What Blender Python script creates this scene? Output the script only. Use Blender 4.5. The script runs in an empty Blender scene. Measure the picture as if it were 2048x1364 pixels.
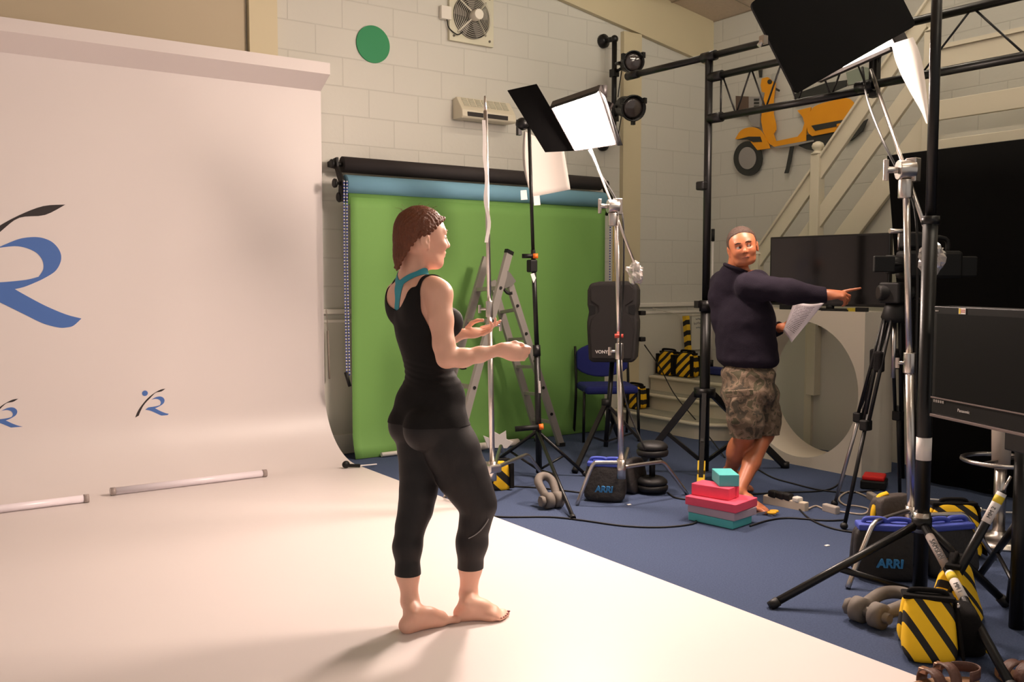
import bpy, math, random
import numpy as np
from mathutils import Vector, Matrix, noise
random.seed(7)
SC = bpy.context.scene
COL = SC.collection
V = Vector

# ------------------------------------------------------------------ camera
F_PX, CX, CY, HY, HC = 1866.0, 1024.0, 682.0, 560.0, 1.40
PITCH = math.atan((CY - HY) / F_PX)
YAW = math.radians(34.6)
FW = V((math.sin(YAW) * math.cos(PITCH), math.cos(YAW) * math.cos(PITCH), -math.sin(PITCH)))
RT = V((math.cos(YAW), -math.sin(YAW), 0.0))
UP = RT.cross(FW)
EYE = V((0, 0, HC))
cam_data = bpy.data.cameras.new('camera')
cam = bpy.data.objects.new('camera', cam_data)
COL.objects.link(cam)
cam_data.sensor_width = 36.0
cam_data.lens = F_PX / 2048 * 36.0
cam_data.clip_start = 0.05
cam.matrix_world = Matrix(((RT.x, UP.x, -FW.x, EYE.x), (RT.y, UP.y, -FW.y, EYE.y), (RT.z, UP.z, -FW.z, EYE.z), (0, 0, 0, 1)))
SC.camera = cam

# ------------------------------------------------------------------ world, exposure, lamp strengths
SC.view_settings.view_transform = 'Standard'
SC.view_settings.look = 'None'
SC.view_settings.gamma = 1.0
SC.view_settings.use_curve_mapping = False
SC.view_settings.exposure = 0.0
SC.cycles.max_bounces = 8
SC.cycles.diffuse_bounces = 4
SC.cycles.glossy_bounces = 4
SC.cycles.transmission_bounces = 6
SC.cycles.sample_clamp_indirect = 6.0
world = bpy.data.worlds.new('world')
SC.world = world
world.use_nodes = True
world.node_tree.nodes['Background'].inputs[0].default_value = (1.0, 0.92, 0.85, 1)
world.node_tree.nodes['Background'].inputs[1].default_value = 0.42
PANEL_A, PANEL_B, FILL = 400.0, 130.0, 60.0  # last value: strength of the unseen fill lights added overhead

# ------------------------------------------------------------------ pixel -> place helpers (photo pixels, 2048x1364)
def ray(x, y):
    return FW * F_PX + RT * (x - CX) + UP * (CY - y)
def G(x, y, z=0.0):
    d = ray(x, y); return EYE + d * ((z - HC) / d.z)
def WY(x, y, Y):
    d = ray(x, y); return EYE + d * (Y / d.y)
def WX(x, y, X):
    d = ray(x, y); return EYE + d * (X / d.x)
def A(x, y, D):
    return EYE + ray(x, y) * (D / F_PX)

# ------------------------------------------------------------------ materials
def lin(c):
    return tuple((x / 255 / 12.92) if x / 255 <= 0.04045 else ((x / 255 + 0.055) / 1.055) ** 2.4 for x in c)
MATS = {}
def mat(name, rgb, rough=0.6, metal=0.0, noise_s=0, noise_a=0.0, bump=0.0, bump_s=80, emit=None, trans=0.0, spec=0.5, coat=0.0, alpha=1.0, sub=0.0):
    if name in MATS: return MATS[name]
    m = bpy.data.materials.new(name); m.use_nodes = True
    nt = m.node_tree; b = nt.nodes['Principled BSDF']
    c = lin(rgb)
    b.inputs['Base Color'].default_value = (*c, 1)
    b.inputs['Roughness'].default_value = rough
    b.inputs['Metallic'].default_value = metal
    b.inputs['Specular IOR Level'].default_value = spec
    if coat: b.inputs['Coat Weight'].default_value = coat
    if trans: b.inputs['Transmission Weight'].default_value = trans
    if alpha < 1: b.inputs['Alpha'].default_value = alpha
    if sub:
        b.inputs['Subsurface Weight'].default_value = sub
        b.inputs['Subsurface Radius'].default_value = (0.012, 0.005, 0.003)
        b.inputs['Subsurface Scale'].default_value = 1.0
    if emit:
        b.inputs['Emission Color'].default_value = (*lin(emit[0]), 1)
        b.inputs['Emission Strength'].default_value = emit[1]
    if noise_a or bump:
        tc = nt.nodes.new('ShaderNodeTexCoord')
    if noise_a:
        n = nt.nodes.new('ShaderNodeTexNoise'); n.inputs['Scale'].default_value = noise_s; n.inputs['Detail'].default_value = 5
        nt.links.new(tc.outputs['Object'], n.inputs['Vector'])
        r = nt.nodes.new('ShaderNodeMix'); r.data_type = 'RGBA'
        r.inputs[6].default_value = (*[min(1, x * (1 - noise_a)) for x in c], 1)
        r.inputs[7].default_value = (*[min(1, x * (1 + noise_a)) for x in c], 1)
        nt.links.new(n.outputs['Fac'], r.inputs[0]); nt.links.new(r.outputs[2], b.inputs['Base Color'])
    if bump:
        n2 = nt.nodes.new('ShaderNodeTexNoise'); n2.inputs['Scale'].default_value = bump_s; n2.inputs['Detail'].default_value = 3
        nt.links.new(tc.outputs['Object'], n2.inputs['Vector'])
        bp = nt.nodes.new('ShaderNodeBump'); bp.inputs['Strength'].default_value = bump; bp.inputs['Distance'].default_value = 0.01
        nt.links.new(n2.outputs['Fac'], bp.inputs['Height']); nt.links.new(bp.outputs['Normal'], b.inputs['Normal'])
    MATS[name] = m
    return m

def block_mat(name, rgb, axis):
    """painted blockwork: brick pattern as bump with faintly darker joints"""
    m = mat(name, rgb, 0.55); nt = m.node_tree; b = nt.nodes['Principled BSDF']
    tc = nt.nodes.new('ShaderNodeTexCoord'); sp = nt.nodes.new('ShaderNodeSeparateXYZ'); cb = nt.nodes.new('ShaderNodeCombineXYZ')
    nt.links.new(tc.outputs['Object'], sp.inputs[0])
    nt.links.new(sp.outputs[axis], cb.inputs[0]); nt.links.new(sp.outputs['Z'], cb.inputs[1])
    br = nt.nodes.new('ShaderNodeTexBrick')
    br.inputs['Scale'].default_value = 1.0; br.inputs['Brick Width'].default_value = 0.45; br.inputs['Row Height'].default_value = 0.225
    br.inputs['Mortar Size'].default_value = 0.006; br.inputs['Mortar Smooth'].default_value = 0.6
    c = lin(rgb)
    br.inputs['Color1'].default_value = (*c, 1); br.inputs['Color2'].default_value = (*[x * 0.97 for x in c], 1)
    br.inputs['Mortar'].default_value = (*[x * 0.86 for x in c], 1)
    nt.links.new(cb.outputs[0], br.inputs['Vector']); nt.links.new(br.outputs['Color'], b.inputs['Base Color'])
    n = nt.nodes.new('ShaderNodeTexNoise'); n.inputs['Scale'].default_value = 30
    nt.links.new(tc.outputs['Object'], n.inputs['Vector'])
    ad = nt.nodes.new('ShaderNodeMath'); ad.operation = 'MULTIPLY_ADD'; ad.inputs[1].default_value = -1.0
    sc = nt.nodes.new('ShaderNodeMath'); sc.operation = 'MULTIPLY'; sc.inputs[1].default_value = 0.35
    nt.links.new(n.outputs['Fac'], sc.inputs[0]); nt.links.new(br.outputs['Fac'], ad.inputs[0]); nt.links.new(sc.outputs[0], ad.inputs[2])
    bp = nt.nodes.new('ShaderNodeBump'); bp.inputs['Strength'].default_value = 0.35; bp.inputs['Distance'].default_value = 0.008
    nt.links.new(ad.outputs[0], bp.inputs['Height']); nt.links.new(bp.outputs['Normal'], b.inputs['Normal'])
    return m

def stripe_mat(name, c1, c2, direction, period, duty=0.5, rough=0.75):
    """diagonal woven stripes (object space)"""
    m = mat(name, c1, rough); nt = m.node_tree; b = nt.nodes['Principled BSDF']
    tc = nt.nodes.new('ShaderNodeTexCoord')
    dt = nt.nodes.new('ShaderNodeVectorMath'); dt.operation = 'DOT_PRODUCT'; dt.inputs[1].default_value = V(direction).normalized()
    nt.links.new(tc.outputs['Object'], dt.inputs[0])
    k = nt.nodes.new('ShaderNodeMath'); k.operation = 'DIVIDE'; k.inputs[1].default_value = period
    nt.links.new(dt.outputs['Value'], k.inputs[0])
    fr = nt.nodes.new('ShaderNodeMath'); fr.operation = 'FRACT'; nt.links.new(k.outputs[0], fr.inputs[0])
    gt = nt.nodes.new('ShaderNodeMath'); gt.operation = 'GREATER_THAN'; gt.inputs[1].default_value = duty
    nt.links.new(fr.outputs[0], gt.inputs[0])
    mx = nt.nodes.new('ShaderNodeMix'); mx.data_type = 'RGBA'
    mx.inputs[6].default_value = (*lin(c1), 1); mx.inputs[7].default_value = (*lin(c2), 1)
    nt.links.new(gt.outputs[0], mx.inputs[0]); nt.links.new(mx.outputs[2], b.inputs['Base Color'])
    return m

# ------------------------------------------------------------------ mesh builder
def frame_for(d, up=None):
    d = V(d).normalized()
    u = V(up) if up is not None else (V((0, 0, 1)) if abs(d.z) < 0.95 else V((1, 0, 0)))
    x = u.cross(d)
    if x.length < 1e-6: x = V((1, 0, 0)).cross(d)
    x.normalize(); y = d.cross(x)
    return x, y, d

class M:
    def __init__(self): self.v = []; self.f = []; self.s = []
    def add(self, vs, fs, smooth=False):
        o = len(self.v); self.v += [V(p) for p in vs]
        for f in fs: self.f.append([i + o for i in f]); self.s.append(smooth)
        return self
    def box(self, c, s, R=None):
        c = V(c); vs = []
        for dz in (-.5, .5):
            for dx, dy in ((-.5, -.5), (.5, -.5), (.5, .5), (-.5, .5)):
                p = V((dx * s[0], dy * s[1], dz * s[2])); vs.append(c + (R @ p if R else p))
        return self.add(vs, [(3, 2, 1, 0), (4, 5, 6, 7), (0, 1, 5, 4), (1, 2, 6, 5), (2, 3, 7, 6), (3, 0, 4, 7)])
    def span(self, lo, hi):
        lo = V(lo); hi = V(hi); return self.box((lo + hi) / 2, hi - lo)
    def bar(self, a, b, w, h, up=None):
        a = V(a); b = V(b); x, y, d = frame_for(b - a, up)
        R = Matrix((x, y, d)).transposed()
        return self.box((a + b) / 2, (w, h, (b - a).length), R)
    def tube(self, a, b, r, r2=None, n=14, cap=True):
        a = V(a); b = V(b); r2 = r if r2 is None else r2
        x, y, d = frame_for(b - a); vs = []
        for p, q in ((a, r), (b, r2)):
            for i in range(n):
                t = 2 * math.pi * i / n; vs.append(p + (x * math.cos(t) + y * math.sin(t)) * q)
        self.add(vs, [(i, (i + 1) % n, n + (i + 1) % n, n + i) for i in range(n)], True)
        if cap:
            o = len(self.v) - 2 * n
            self.f.append([o + i for i in range(n)][::-1]); self.s.append(False)
            self.f.append([o + n + i for i in range(n)]); self.s.append(False)
        return self
    def sweep(self, pts, r, n=8, closed=False, sub=0, flat=None):
        pts = [V(p) for p in pts]
        if sub: pts = catmull(pts, sub, closed)
        m = len(pts); rs = r if isinstance(r, (list, tuple)) else [r] * m
        if len(rs) != m: rs = [rs[min(len(rs) - 1, int(i * len(rs) / m))] for i in range(m)]
        x = None; vs = []
        for i in range(m):
            a = pts[(i - 1) % m] if closed or i > 0 else pts[0]
            b = pts[(i + 1) % m] if closed or i < m - 1 else pts[-1]
            d = (b - a)
            d = d.normalized() if d.length > 1e-9 else V((0, 0, 1))
            if x is None: x, y, _ = frame_for(d)
            else:
                x = x - d * x.dot(d)
                if x.length < 1e-6: x, y, _ = frame_for(d)
                x.normalize(); y = d.cross(x)
            for k in range(n):
                t = 2 * math.pi * k / n; vs.append(pts[i] + (x * math.cos(t) + y * math.sin(t) * (flat or 1)) * rs[i])
        fs = []
        for i in range(m if closed else m - 1):
            for k in range(n):
                j = (i + 1) % m
                fs.append((i * n + k, i * n + (k + 1) % n, j * n + (k + 1) % n, j * n + k))
        self.add(vs, fs, True)
        if not closed:
            o = len(self.v) - m * n
            self.f.append([o + k for k in range(n)][::-1]); self.s.append(False)
            self.f.append([o + (m - 1) * n + k for k in range(n)]); self.s.append(False)
        return self
    def lathe(self, o, axis, prof, n=24, cap=True, sy=1.0, up=None):
        o = V(o); x, y, d = frame_for(axis, up); vs = []
        for r, h in prof:
            for i in range(n):
                t = 2 * math.pi * i / n; vs.append(o + d * h + (x * math.cos(t) + y * math.sin(t) * sy) * r)
        fs = []
        for j in range(len(prof) - 1):
            for i in range(n):
                fs.append((j * n + i, j * n + (i + 1) % n, (j + 1) * n + (i + 1) % n, (j + 1) * n + i))
        self.add(vs, fs, True)
        if cap:
            q = len(self.v) - len(prof) * n
            self.f.append([q + i for i in range(n)][::-1]); self.s.append(False)
            self.f.append([q + (len(prof) - 1) * n + i for i in range(n)]); self.s.append(False)
        return self
    def ell(self, c, r, R=None, nu=16, nv=10):
        c = V(c); r = (r, r, r) if not hasattr(r, '__len__') else r; vs = []
        for j in range(1, nv):
            ph = math.pi * j / nv
            for i in range(nu):
                t = 2 * math.pi * i / nu
                p = V((r[0] * math.sin(ph) * math.cos(t), r[1] * math.sin(ph) * math.sin(t), -r[2] * math.cos(ph)))
                vs.append(c + (R @ p if R else p))
        b = V((0, 0, -r[2])); t_ = V((0, 0, r[2]))
        vs += [c + (R @ b if R else b), c + (R @ t_ if R else t_)]
        nb = (nv - 1) * nu; fs = []
        for j in range(nv - 2):
            for i in range(nu):
                fs.append((j * nu + i, j * nu + (i + 1) % nu, (j + 1) * nu + (i + 1) % nu, (j + 1) * nu + i))
        for i in range(nu):
            fs.append((nb, (i + 1) % nu, i)); fs.append((nb + 1, (nv - 2) * nu + i, (nv - 2) * nu + (i + 1) % nu))
        return self.add(vs, fs, True)
    def prism(self, poly, vec, smooth=False):
        n = len(poly); vec = V(vec); poly = [V(p) for p in poly]
        nrm = V((0, 0, 0))
        for i in range(n): nrm += poly[i].cross(poly[(i + 1) % n])
        if nrm.dot(vec) > 0: poly = poly[::-1]
        vs = poly + [p + vec for p in poly]
        self.add(vs, [list(range(n)), list(range(2 * n - 1, n - 1, -1))], False)
        o = len(self.v) - 2 * n
        for i in range(n):
            j = (i + 1) % n
            self.f.append([o + j, o + i, o + n + i, o + n + j]); self.s.append(smooth)
        return self
    def grid(self, fn, nu, nv, smooth=True, wrap=False):
        vs = [fn(i / nu, j / nv) for j in range(nv + 1) for i in range(nu + 1)]
        fs = [(j * (nu + 1) + i, j * (nu + 1) + i + 1, (j + 1) * (nu + 1) + i + 1, (j + 1) * (nu + 1) + i) for j in range(nv) for i in range(nu)]
        return self.add(vs, fs, smooth)
    def build(self, name, m, parent=None, label=None, bevel=0, solid=0, seg=2, sub=0, base=None):
        wl = WL[parent.name] if parent is not None else None
        if parent is None:
            if base is not None: wl = V(base)
            else:
                lo = [min(p[k] for p in self.v) for k in range(3)]; hi = [max(p[k] for p in self.v) for k in range(3)]
                wl = V(((lo[0] + hi[0]) / 2, (lo[1] + hi[1]) / 2, lo[2]))
        me = bpy.data.meshes.new(name)
        me.from_pydata([tuple(p - wl) for p in self.v], [], self.f)
        me.polygons.foreach_set('use_smooth', self.s)
        me.materials.append(m); me.update()
        o = bpy.data.objects.new(name, me); COL.objects.link(o)
        if parent is not None: o.parent = parent
        else: o.location = wl
        WL[o.name] = wl
        if label: o['label'] = label
        if bevel:
            bv = o.modifiers.new('bevel', 'BEVEL'); bv.width = bevel; bv.segments = seg; bv.limit_method = 'ANGLE'; bv.angle_limit = 0.7
        if solid:
            so = o.modifiers.new('solid', 'SOLIDIFY'); so.thickness = solid; so.offset = 0
        if sub:
            ss = o.modifiers.new('sub', 'SUBSURF'); ss.levels = sub; ss.render_levels = sub
        return o
WL = {}
def catmull(p, k, closed=False):
    out = []; n = len(p)
    for i in range(n if closed else n - 1):
        a = p[(i - 1) % n] if closed or i > 0 else p[0] * 2 - p[1]
        b = p[i]; c = p[(i + 1) % n]
        d = p[(i + 2) % n] if closed or i < n - 2 else p[-1] * 2 - p[-2]
        for j in range(k):
            t = j / k
            out.append(0.5 * ((2 * b) + (c - a) * t + (2 * a - 5 * b + 4 * c - d) * t * t + (3 * b - a - 3 * c + d) * t ** 3))
    if not closed: out.append(p[-1].copy())
    return out
def tag(o, label, cat, group=None):
    o['label'] = label; o['category'] = cat
    if group: o['group'] = group
    return o
def thing(name, label, cat, loc, group=None):
    o = bpy.data.objects.new(name, None); COL.objects.link(o)
    o.location = V(loc); o.empty_display_size = 0.05; WL[o.name] = V(loc)
    return tag(o, label, cat, group)
def struct(m_, name, material, **k):
    o = m_.build(name, material, None, base=(0, 0, 0), **k); o['kind'] = 'structure'; return o
def dup(root, loc, rot=None, label=None):
    r = root.copy(); COL.objects.link(r); r.location = V(loc); WL[r.name] = V(loc)
    if rot is not None: r.rotation_euler = rot
    if label: r['label'] = label
    for ch in list(root.children):
        c = ch.copy(); COL.objects.link(c); c.parent = r; WL[c.name] = V(loc)
        for g in ch.children:
            d = g.copy(); COL.objects.link(d); d.parent = c; WL[d.name] = V(loc)
    return r
def text_mesh(name, body, size, origin, xdir, ydir, material, parent, depth=0.0006, shear=0.0, bold=0.0, align='CENTER'):
    cu = bpy.data.curves.new(name, 'FONT'); cu.body = body; cu.size = size; cu.align_x = align; cu.align_y = 'CENTER'
    cu.extrude = depth / size * size; cu.shear = shear; cu.offset = bold; cu.resolution_u = 3
    t = bpy.data.objects.new(name, cu); COL.objects.link(t)
    dg = bpy.context.evaluated_depsgraph_get(); dg.update()
    me = bpy.data.meshes.new_from_object(t.evaluated_get(dg)); bpy.data.objects.remove(t)
    x = V(xdir).normalized(); z = x.cross(V(ydir)).normalized(); y = z.cross(x)
    wl = WL[parent.name]
    for v in me.vertices: v.co = V(origin) + x * v.co.x + y * v.co.y + z * v.co.z - wl
    me.materials.clear(); me.materials.append(material)
    o = bpy.data.objects.new(name, me); COL.objects.link(o); o.parent = parent; WL[o.name] = wl
    return o

# common materials
BLK = mat('black_metal', (15, 14, 14), 0.38, 0.0, spec=0.4)
BLKM = mat('black_matt', (11, 10, 10), 0.9, spec=0.15)
BLKP = mat('black_plastic', (15, 14, 13), 0.55, spec=0.35)
CHR = mat('brushed_steel', (205, 198, 192), 0.28, 1.0)
ALU = mat('aluminium', (190, 186, 178), 0.42, 0.9)
CREAM = mat('cream_gloss_paint', (214, 206, 184), 0.4, noise_s=3, noise_a=0.03)
WHT = mat('white_paint', (226, 221, 210), 0.55)
TAPEW = mat('white_tape', (236, 230, 226), 0.7)
YEL = mat('yellow_fabric', (240, 190, 20), 0.8, bump=0.3, bump_s=300)
BLKF = mat('black_fabric', (20, 18, 18), 0.95, bump=0.3, bump_s=300, spec=0.2)
RUB = mat('black_rubber', (14, 13, 13), 0.55)
ORG = mat('orange_plastic', (232, 112, 30), 0.45)
# ================================================================== SETTING
YB, XR = 6.92, 7.26
WALLC = (205, 203, 193)
mw_y = block_mat('painted_blockwork_rear', WALLC, 'X')
mw_x = block_mat('painted_blockwork_side', WALLC, 'Y')
mw_s = mat('smooth_wall_paint', (203, 200, 187), 0.5, noise_s=2, noise_a=0.03)
mw_tan = mat('tan_wall_paint', (186, 172, 146), 0.6, noise_s=2, noise_a=0.04)
mw_trim = mat('cream_boxing_paint', (205, 193, 160), 0.5, noise_s=2, noise_a=0.03)
carpet = mat('blue_carpet', (76, 88, 116), 0.95, noise_s=120, noise_a=0.35, bump=0.6, bump_s=400, spec=0.1)
def ceil_z(x): return 4.05 + 0.163 * (XR - x)

fl = M(); fl.span((-6, -3, -0.05), (XR + 0.1, YB + 0.1, 0.0)); struct(fl, 'floor', carpet)
w = M(); w.prism([(2.37, YB, 0), (XR, YB, 0), (XR, YB, 4.4), (2.37, YB, 5.2)], (0, 0.1, 0)); struct(w, 'wall_back', mw_y)
w = M(); w.prism([(-6, YB - 0.02, 0), (2.37, YB - 0.02, 0), (2.37, YB - 0.02, 5.2), (-6, YB - 0.02, 6.6)], (0, 0.12, 0)); struct(w, 'wall_back_left', mw_tan)
w = M(); w.span((XR, -3, 0), (XR + 0.1, YB + 0.1, 4.45)); struct(w, 'wall_right', mw_x)
# ceiling of square tiles on a pitched grid
mc = mat('ceiling_tile', (206, 190, 170), 0.9, noise_s=40, noise_a=0.12)
w = M(); w.prism([(XR + .1, -3, ceil_z(XR + .1)), (-6, -3, ceil_z(-6)), (-6, YB + .1, ceil_z(-6)), (XR + .1, YB + .1, ceil_z(XR + .1))], (0, 0, 0.06)); struct(w, 'ceiling', mc)
w = M()
k = XR
while k > 3:
    w.bar((k, -2, ceil_z(k) - .002), (k, YB, ceil_z(k) - .002), 0.022, 0.012); k -= 0.6
y = YB
while y > 2:
    w.bar((XR, y, ceil_z(XR) - .002), (2, y, ceil_z(2) - .002), 0.022, 0.012, up=(0, 1, 0)); y -= 0.6
struct(w, 'trim_6', mat('ceiling_grid_metal', (150, 136, 116), 0.5))
# boxed portal frame: column and sloping rafter casing
w = M(); w.span((6.04, YB - 0.05, 0), (6.27, YB, 3.774)); struct(w, 'trim_1', mw_trim)
w = M(); zc = lambda x: 3.93 - (x - 5.37) * 0.172
w.prism([(2.0, YB - .05, zc(2.0)), (XR, YB - .05, zc(XR)), (XR, YB - .05, ceil_z(XR)), (2.0, YB - .05, ceil_z(2.0))], (0, .05, 0)); struct(w, 'trim_2', mw_trim)
w = M(); w.span((2.385, YB - 0.06, 2.9), (2.60, YB, 4.6)); struct(w, 'trim_3', mw_trim)
# dado rail and skirting along the rear wall
w = M(); w.span((2.9, YB - .03, 1.13), (6.04, YB, 1.17)); w.span((6.27, YB - .03, 1.13), (XR, YB, 1.17)); w.span((2.9, YB - .02, 1.06), (XR, YB, 1.085)); struct(w, 'trim_4', WHT, bevel=.006)
w = M(); w.span((2.9, YB - .012, 0), (XR, YB, 1.09)); struct(w, 'wall_back_dado', mw_s)
w = M(); w.span((2.9, YB - .03, 0), (5.9, YB, 0.16)); struct(w, 'baseboard_back', WHT, bevel=.006)

# ================================================================== INFINITY COVE
YC, RC, ZF = 6.84, 0.46, 0.012
cove_m = mat('cove_white_paint', (222, 213, 210), 0.42, noise_s=1.5, noise_a=0.015)
prof = [(-2.5, ZF, 2.985), (3.0, ZF, 2.985), (YC - RC, ZF, 2.985)]
for i in range(1, 17):
    t = math.pi / 2 * i / 16
    prof.append((YC - RC + RC * math.sin(t), ZF + RC - RC * math.cos(t), 2.985 - 0.055 * i / 16))
prof += [(YC, 1.6, 2.93), (YC, 2.93, 2.93)]
cove = M(); XL = -5.5
n = len(prof)
vs = []
for (yy, zz, xx) in prof: vs += [(XL, yy, zz), (xx, yy, zz)]
nb = len(vs)
for i, (yy, zz, xx) in enumerate(prof):
    a = prof[max(0, i - 1)]; b = prof[min(n - 1, i + 1)]
    d = V((0, b[0] - a[0], b[1] - a[1])).normalized(); nn = V((0, d.z, -d.y)) * 0.0115
    vs += [(XL, yy + nn.y, zz + nn.z), (xx, yy + nn.y, zz + nn.z)]
fs = []
for i in range(n - 1):
    fs.append((2 * i, 2 * i + 1, 2 * i + 3, 2 * i + 2)); fs.append((nb + 2 * i, nb + 2 * i + 2, nb + 2 * i + 3, nb + 2 * i + 1))
    fs.append((2 * i + 1, nb + 2 * i + 1, nb + 2 * i + 3, 2 * i + 3))
fs.append((0, nb, nb + 1, 1)); fs.append((2 * n - 2, 2 * n - 1, nb + 2 * n - 1, nb + 2 * n - 2))
cv = thing('infinity_cove', 'large white painted infinity cove sweeping from studio wall down onto the floor', 'backdrop', (0, 5, ZF))
cove.add(vs, fs, True); sweep_o = cove.build('sweep', cove_m, cv)
sweep_o.data.set_sharp_from_angle(angle=0.6) if hasattr(sweep_o.data, 'set_sharp_from_angle') else None
m_ = M(); m_.prism([(XL, 6.66, 3.03), (XL, 6.66, 2.945), (XL, YC, 2.85), (XL, YC + .05, 2.85), (XL, YC + .05, 3.03)], (2.93 - XL, 0, 0)); m_.build('overhanging_lip', cove_m, cv)
# painted emblems (local x,z of the small one, taken on the cove wall)
def lp(px, py):
    p = WY(240 + px / 15.16, 760 + py / 15.16, YC - .002); return (p.x, p.z)
SW = [(1380, 265), (1240, 290), (1090, 366), (950, 462), (820, 575), (700, 715), (600, 850), (520, 990), (460, 1140), (570, 1080), (622, 950), (705, 790), (805, 660), (905, 560), (985, 475), (1092, 382), (1250, 348)]
RR = [(950, 595), (1060, 535), (1120, 512), (1190, 500), (1245, 504), (1295, 524), (1335, 565), (1352, 615), (1342, 668), (1310, 720), (1250, 765), (1190, 800), (1120, 835), (1060, 855), (1130, 893), (1250, 953), (1380, 1003), (1480, 1025), (1430, 1075), (1390, 1090), (1340, 1095), (1270, 1082), (1210, 1062), (1080, 1000), (940, 937), (830, 908), (765, 902), (830, 852), (880, 828), (1000, 812), (1130, 788), (1208, 762), (1236, 715), (1238, 670), (1222, 632), (1190, 600), (1130, 577), (1060, 572)]
emb_b = mat('emblem_blue', (70, 108, 176), 0.55); emb_k = mat('emblem_black', (38, 30, 30), 0.55)
swl = [lp(*p) for p in SW]; rl = [lp(*p) for p in RR]; dotc = lp(757, 402); dotr = abs(lp(845, 402)[0] - dotc[0])
def smooth_poly(pts, keep):
    out = []; n = len(pts)
    for i in range(n):
        a, b, c, d = (V((*pts[(i + q) % n], 0)) for q in (-1, 0, 1, 2))
        if i in keep: a = b
        if (i + 1) % n in keep: d = c
        for j in range(4):
            t = j / 4
            q = 0.5 * ((2 * b) + (c - a) * t + (2 * a - 5 * b + 4 * c - d) * t * t + (3 * b - a - 3 * c + d) * t ** 3)
            out.append((q.x, q.y))
    return out
swl_s = smooth_poly(swl, {0, 8, 9}); rl_s = smooth_poly(rl, {0, 13, 17, 26, 31})
def emblem(ref_px, tip_px, s=None):
    """ref_px: pixel of the blue foot tip, tip_px: pixel of the black tip"""
    a = WY(*ref_px, YC - .002); b = WY(*tip_px, YC - .002)
    sc = (b.z - a.z) / (swl[0][1] - rl[17][1])
    f = lambda p: V((a.x + (p[0] - rl[17][0]) * sc, YC - .0005, a.z + (p[1] - rl[17][1]) * sc))
    m1 = M(); m1.prism([f(p) for p in swl_s], (0, -.0012, 0)); m1.build('emblem_stroke', emb_k, cv)
    m2 = M(); m2.prism([f(p) for p in rl_s], (0, -.0012, 0)); m2.build('emblem_letter', emb_b, cv)
    m3 = M(); m3.prism([f((dotc[0] + dotr * math.cos(t * math.pi / 12), dotc[1] + dotr * math.sin(t * math.pi / 12))) for t in range(24)], (0, -.0012, 0)); m3.build('emblem_dot', emb_b, cv)
emblem((337.6, 827.6), (331, 777.5)); emblem((45, 853), (36, 797.5)); emblem((163, 637), (126, 409))

# acrylic tubes lying along the foot of the cove
acr = mat('frosted_acrylic', (236, 226, 232), .3); acl = mat('clear_end_cap', (190, 176, 170), 0.15, trans=0.5)
for (a, b, lab) in (((222, 984), (528, 943), 'whole pale plastic tube lying near the middle of the cove foot'), ((-190, 1042), (174, 992), 'pale plastic tube lying at left of cove foot, cut off by photo edge')):
    p = G(*a, 0.04); q = G(*b, 0.04); q = V((q.x, p.y + 0.02, q.z)); p = V((p.x, q.y, p.z)); p.z = q.z = ZF + .026
    d = (q - p).normalized()
    t = thing('plastic_tube', lab, 'tube', (p + q) / 2 - V((0, 0, .026)), 'plastic tubes on the cove')
    M().tube(p + d * .03, q - d * .03, .0235).build('tube_body', acr, t)
    for e, s in ((p, 1), (q, -1)): M().tube(e, e + d * .03 * s, .026).build('end_cap', acl, t)

# ================================================================== REAR WALL FITTINGS
# green disc
c = WY(745.5, 89, YB); m_ = M(); m_.tube((c.x, YB, c.z), (c.x, YB - .012, c.z), .147, n=48)
tag(m_.build('wall_disc', mat('disc_green', (20, 132, 78), .6)), 'plain green disc fixed high on the pale block wall', 'disc')
# extractor fan
c = WY(940, 36, YB); fan = thing('extractor_fan', 'square wall extractor fan with round wire grille and central motor', 'fan', (c.x, YB, c.z))
g_ = mat('fan_plate_paint', (206, 202, 178), .45); fw_ = mat('fan_wire', (196, 192, 178), .35, .6)
pl = M(); R_ = .185; H_ = .222
ring = [V((c.x + R_ * math.cos(t * math.pi / 24), YB - .03, c.z + R_ * math.sin(t * math.pi / 24))) for t in range(48)]
def sqp(t):
    a = t * math.pi / 24; x, z = math.cos(a), math.sin(a); k = H_ / max(abs(x), abs(z)); return V((c.x + x * k, YB - .03, c.z + z * k))
sq = [sqp(t) for t in range(48)]
vs = ring + sq + [p + V((0, .03, 0)) for p in sq] + [p + V((0, .03, 0)) for p in ring]
fs = []
for i in range(48):
    j = (i + 1) % 48; fs += [(i, j, 48 + j, 48 + i), (48 + i, 48 + j, 96 + j, 96 + i), (144 + i, 144 + j, j, i)]
pl.add(vs, fs); pl.build('mounting_plate', g_, fan)
M().tube((c.x, YB - .004, c.z), (c.x, YB - .008, c.z), R_, n=48).build('fan_duct', mat('fan_duct_dark', (70, 66, 62), .8), fan)
for k in range(5):
    a = k * 2 * math.pi / 5 + .3; mm = M()
    p0 = V((math.cos(a), 0, math.sin(a))); p1 = V((-math.sin(a), 0, math.cos(a)))
    cc = V((c.x, YB - .022, c.z))
    mm.add([cc + p0 * .05 + p1 * .02, cc + p0 * .05 - p1 * .02 + V((0, .01, 0)), cc + p0 * .17 - p1 * .045 + V((0, .012, 0)), cc + p0 * .17 + p1 * .05], [(0, 1, 2, 3)])
    mm.build('fan_blade', mat('fan_blade_grey', (116, 110, 104), .5), fan, solid=.003)
gr = M()
for k in range(9):
    r = .06 + k * .0155
    gr.sweep([V((c.x + r * math.cos(t * math.pi / 18), YB - .075 + .03 * (r / .19) ** 2, c.z + r * math.sin(t * math.pi / 18))) for t in range(36)], .0022, n=5, closed=True)
gr.build('wire_grille', fw_, fan)
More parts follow.
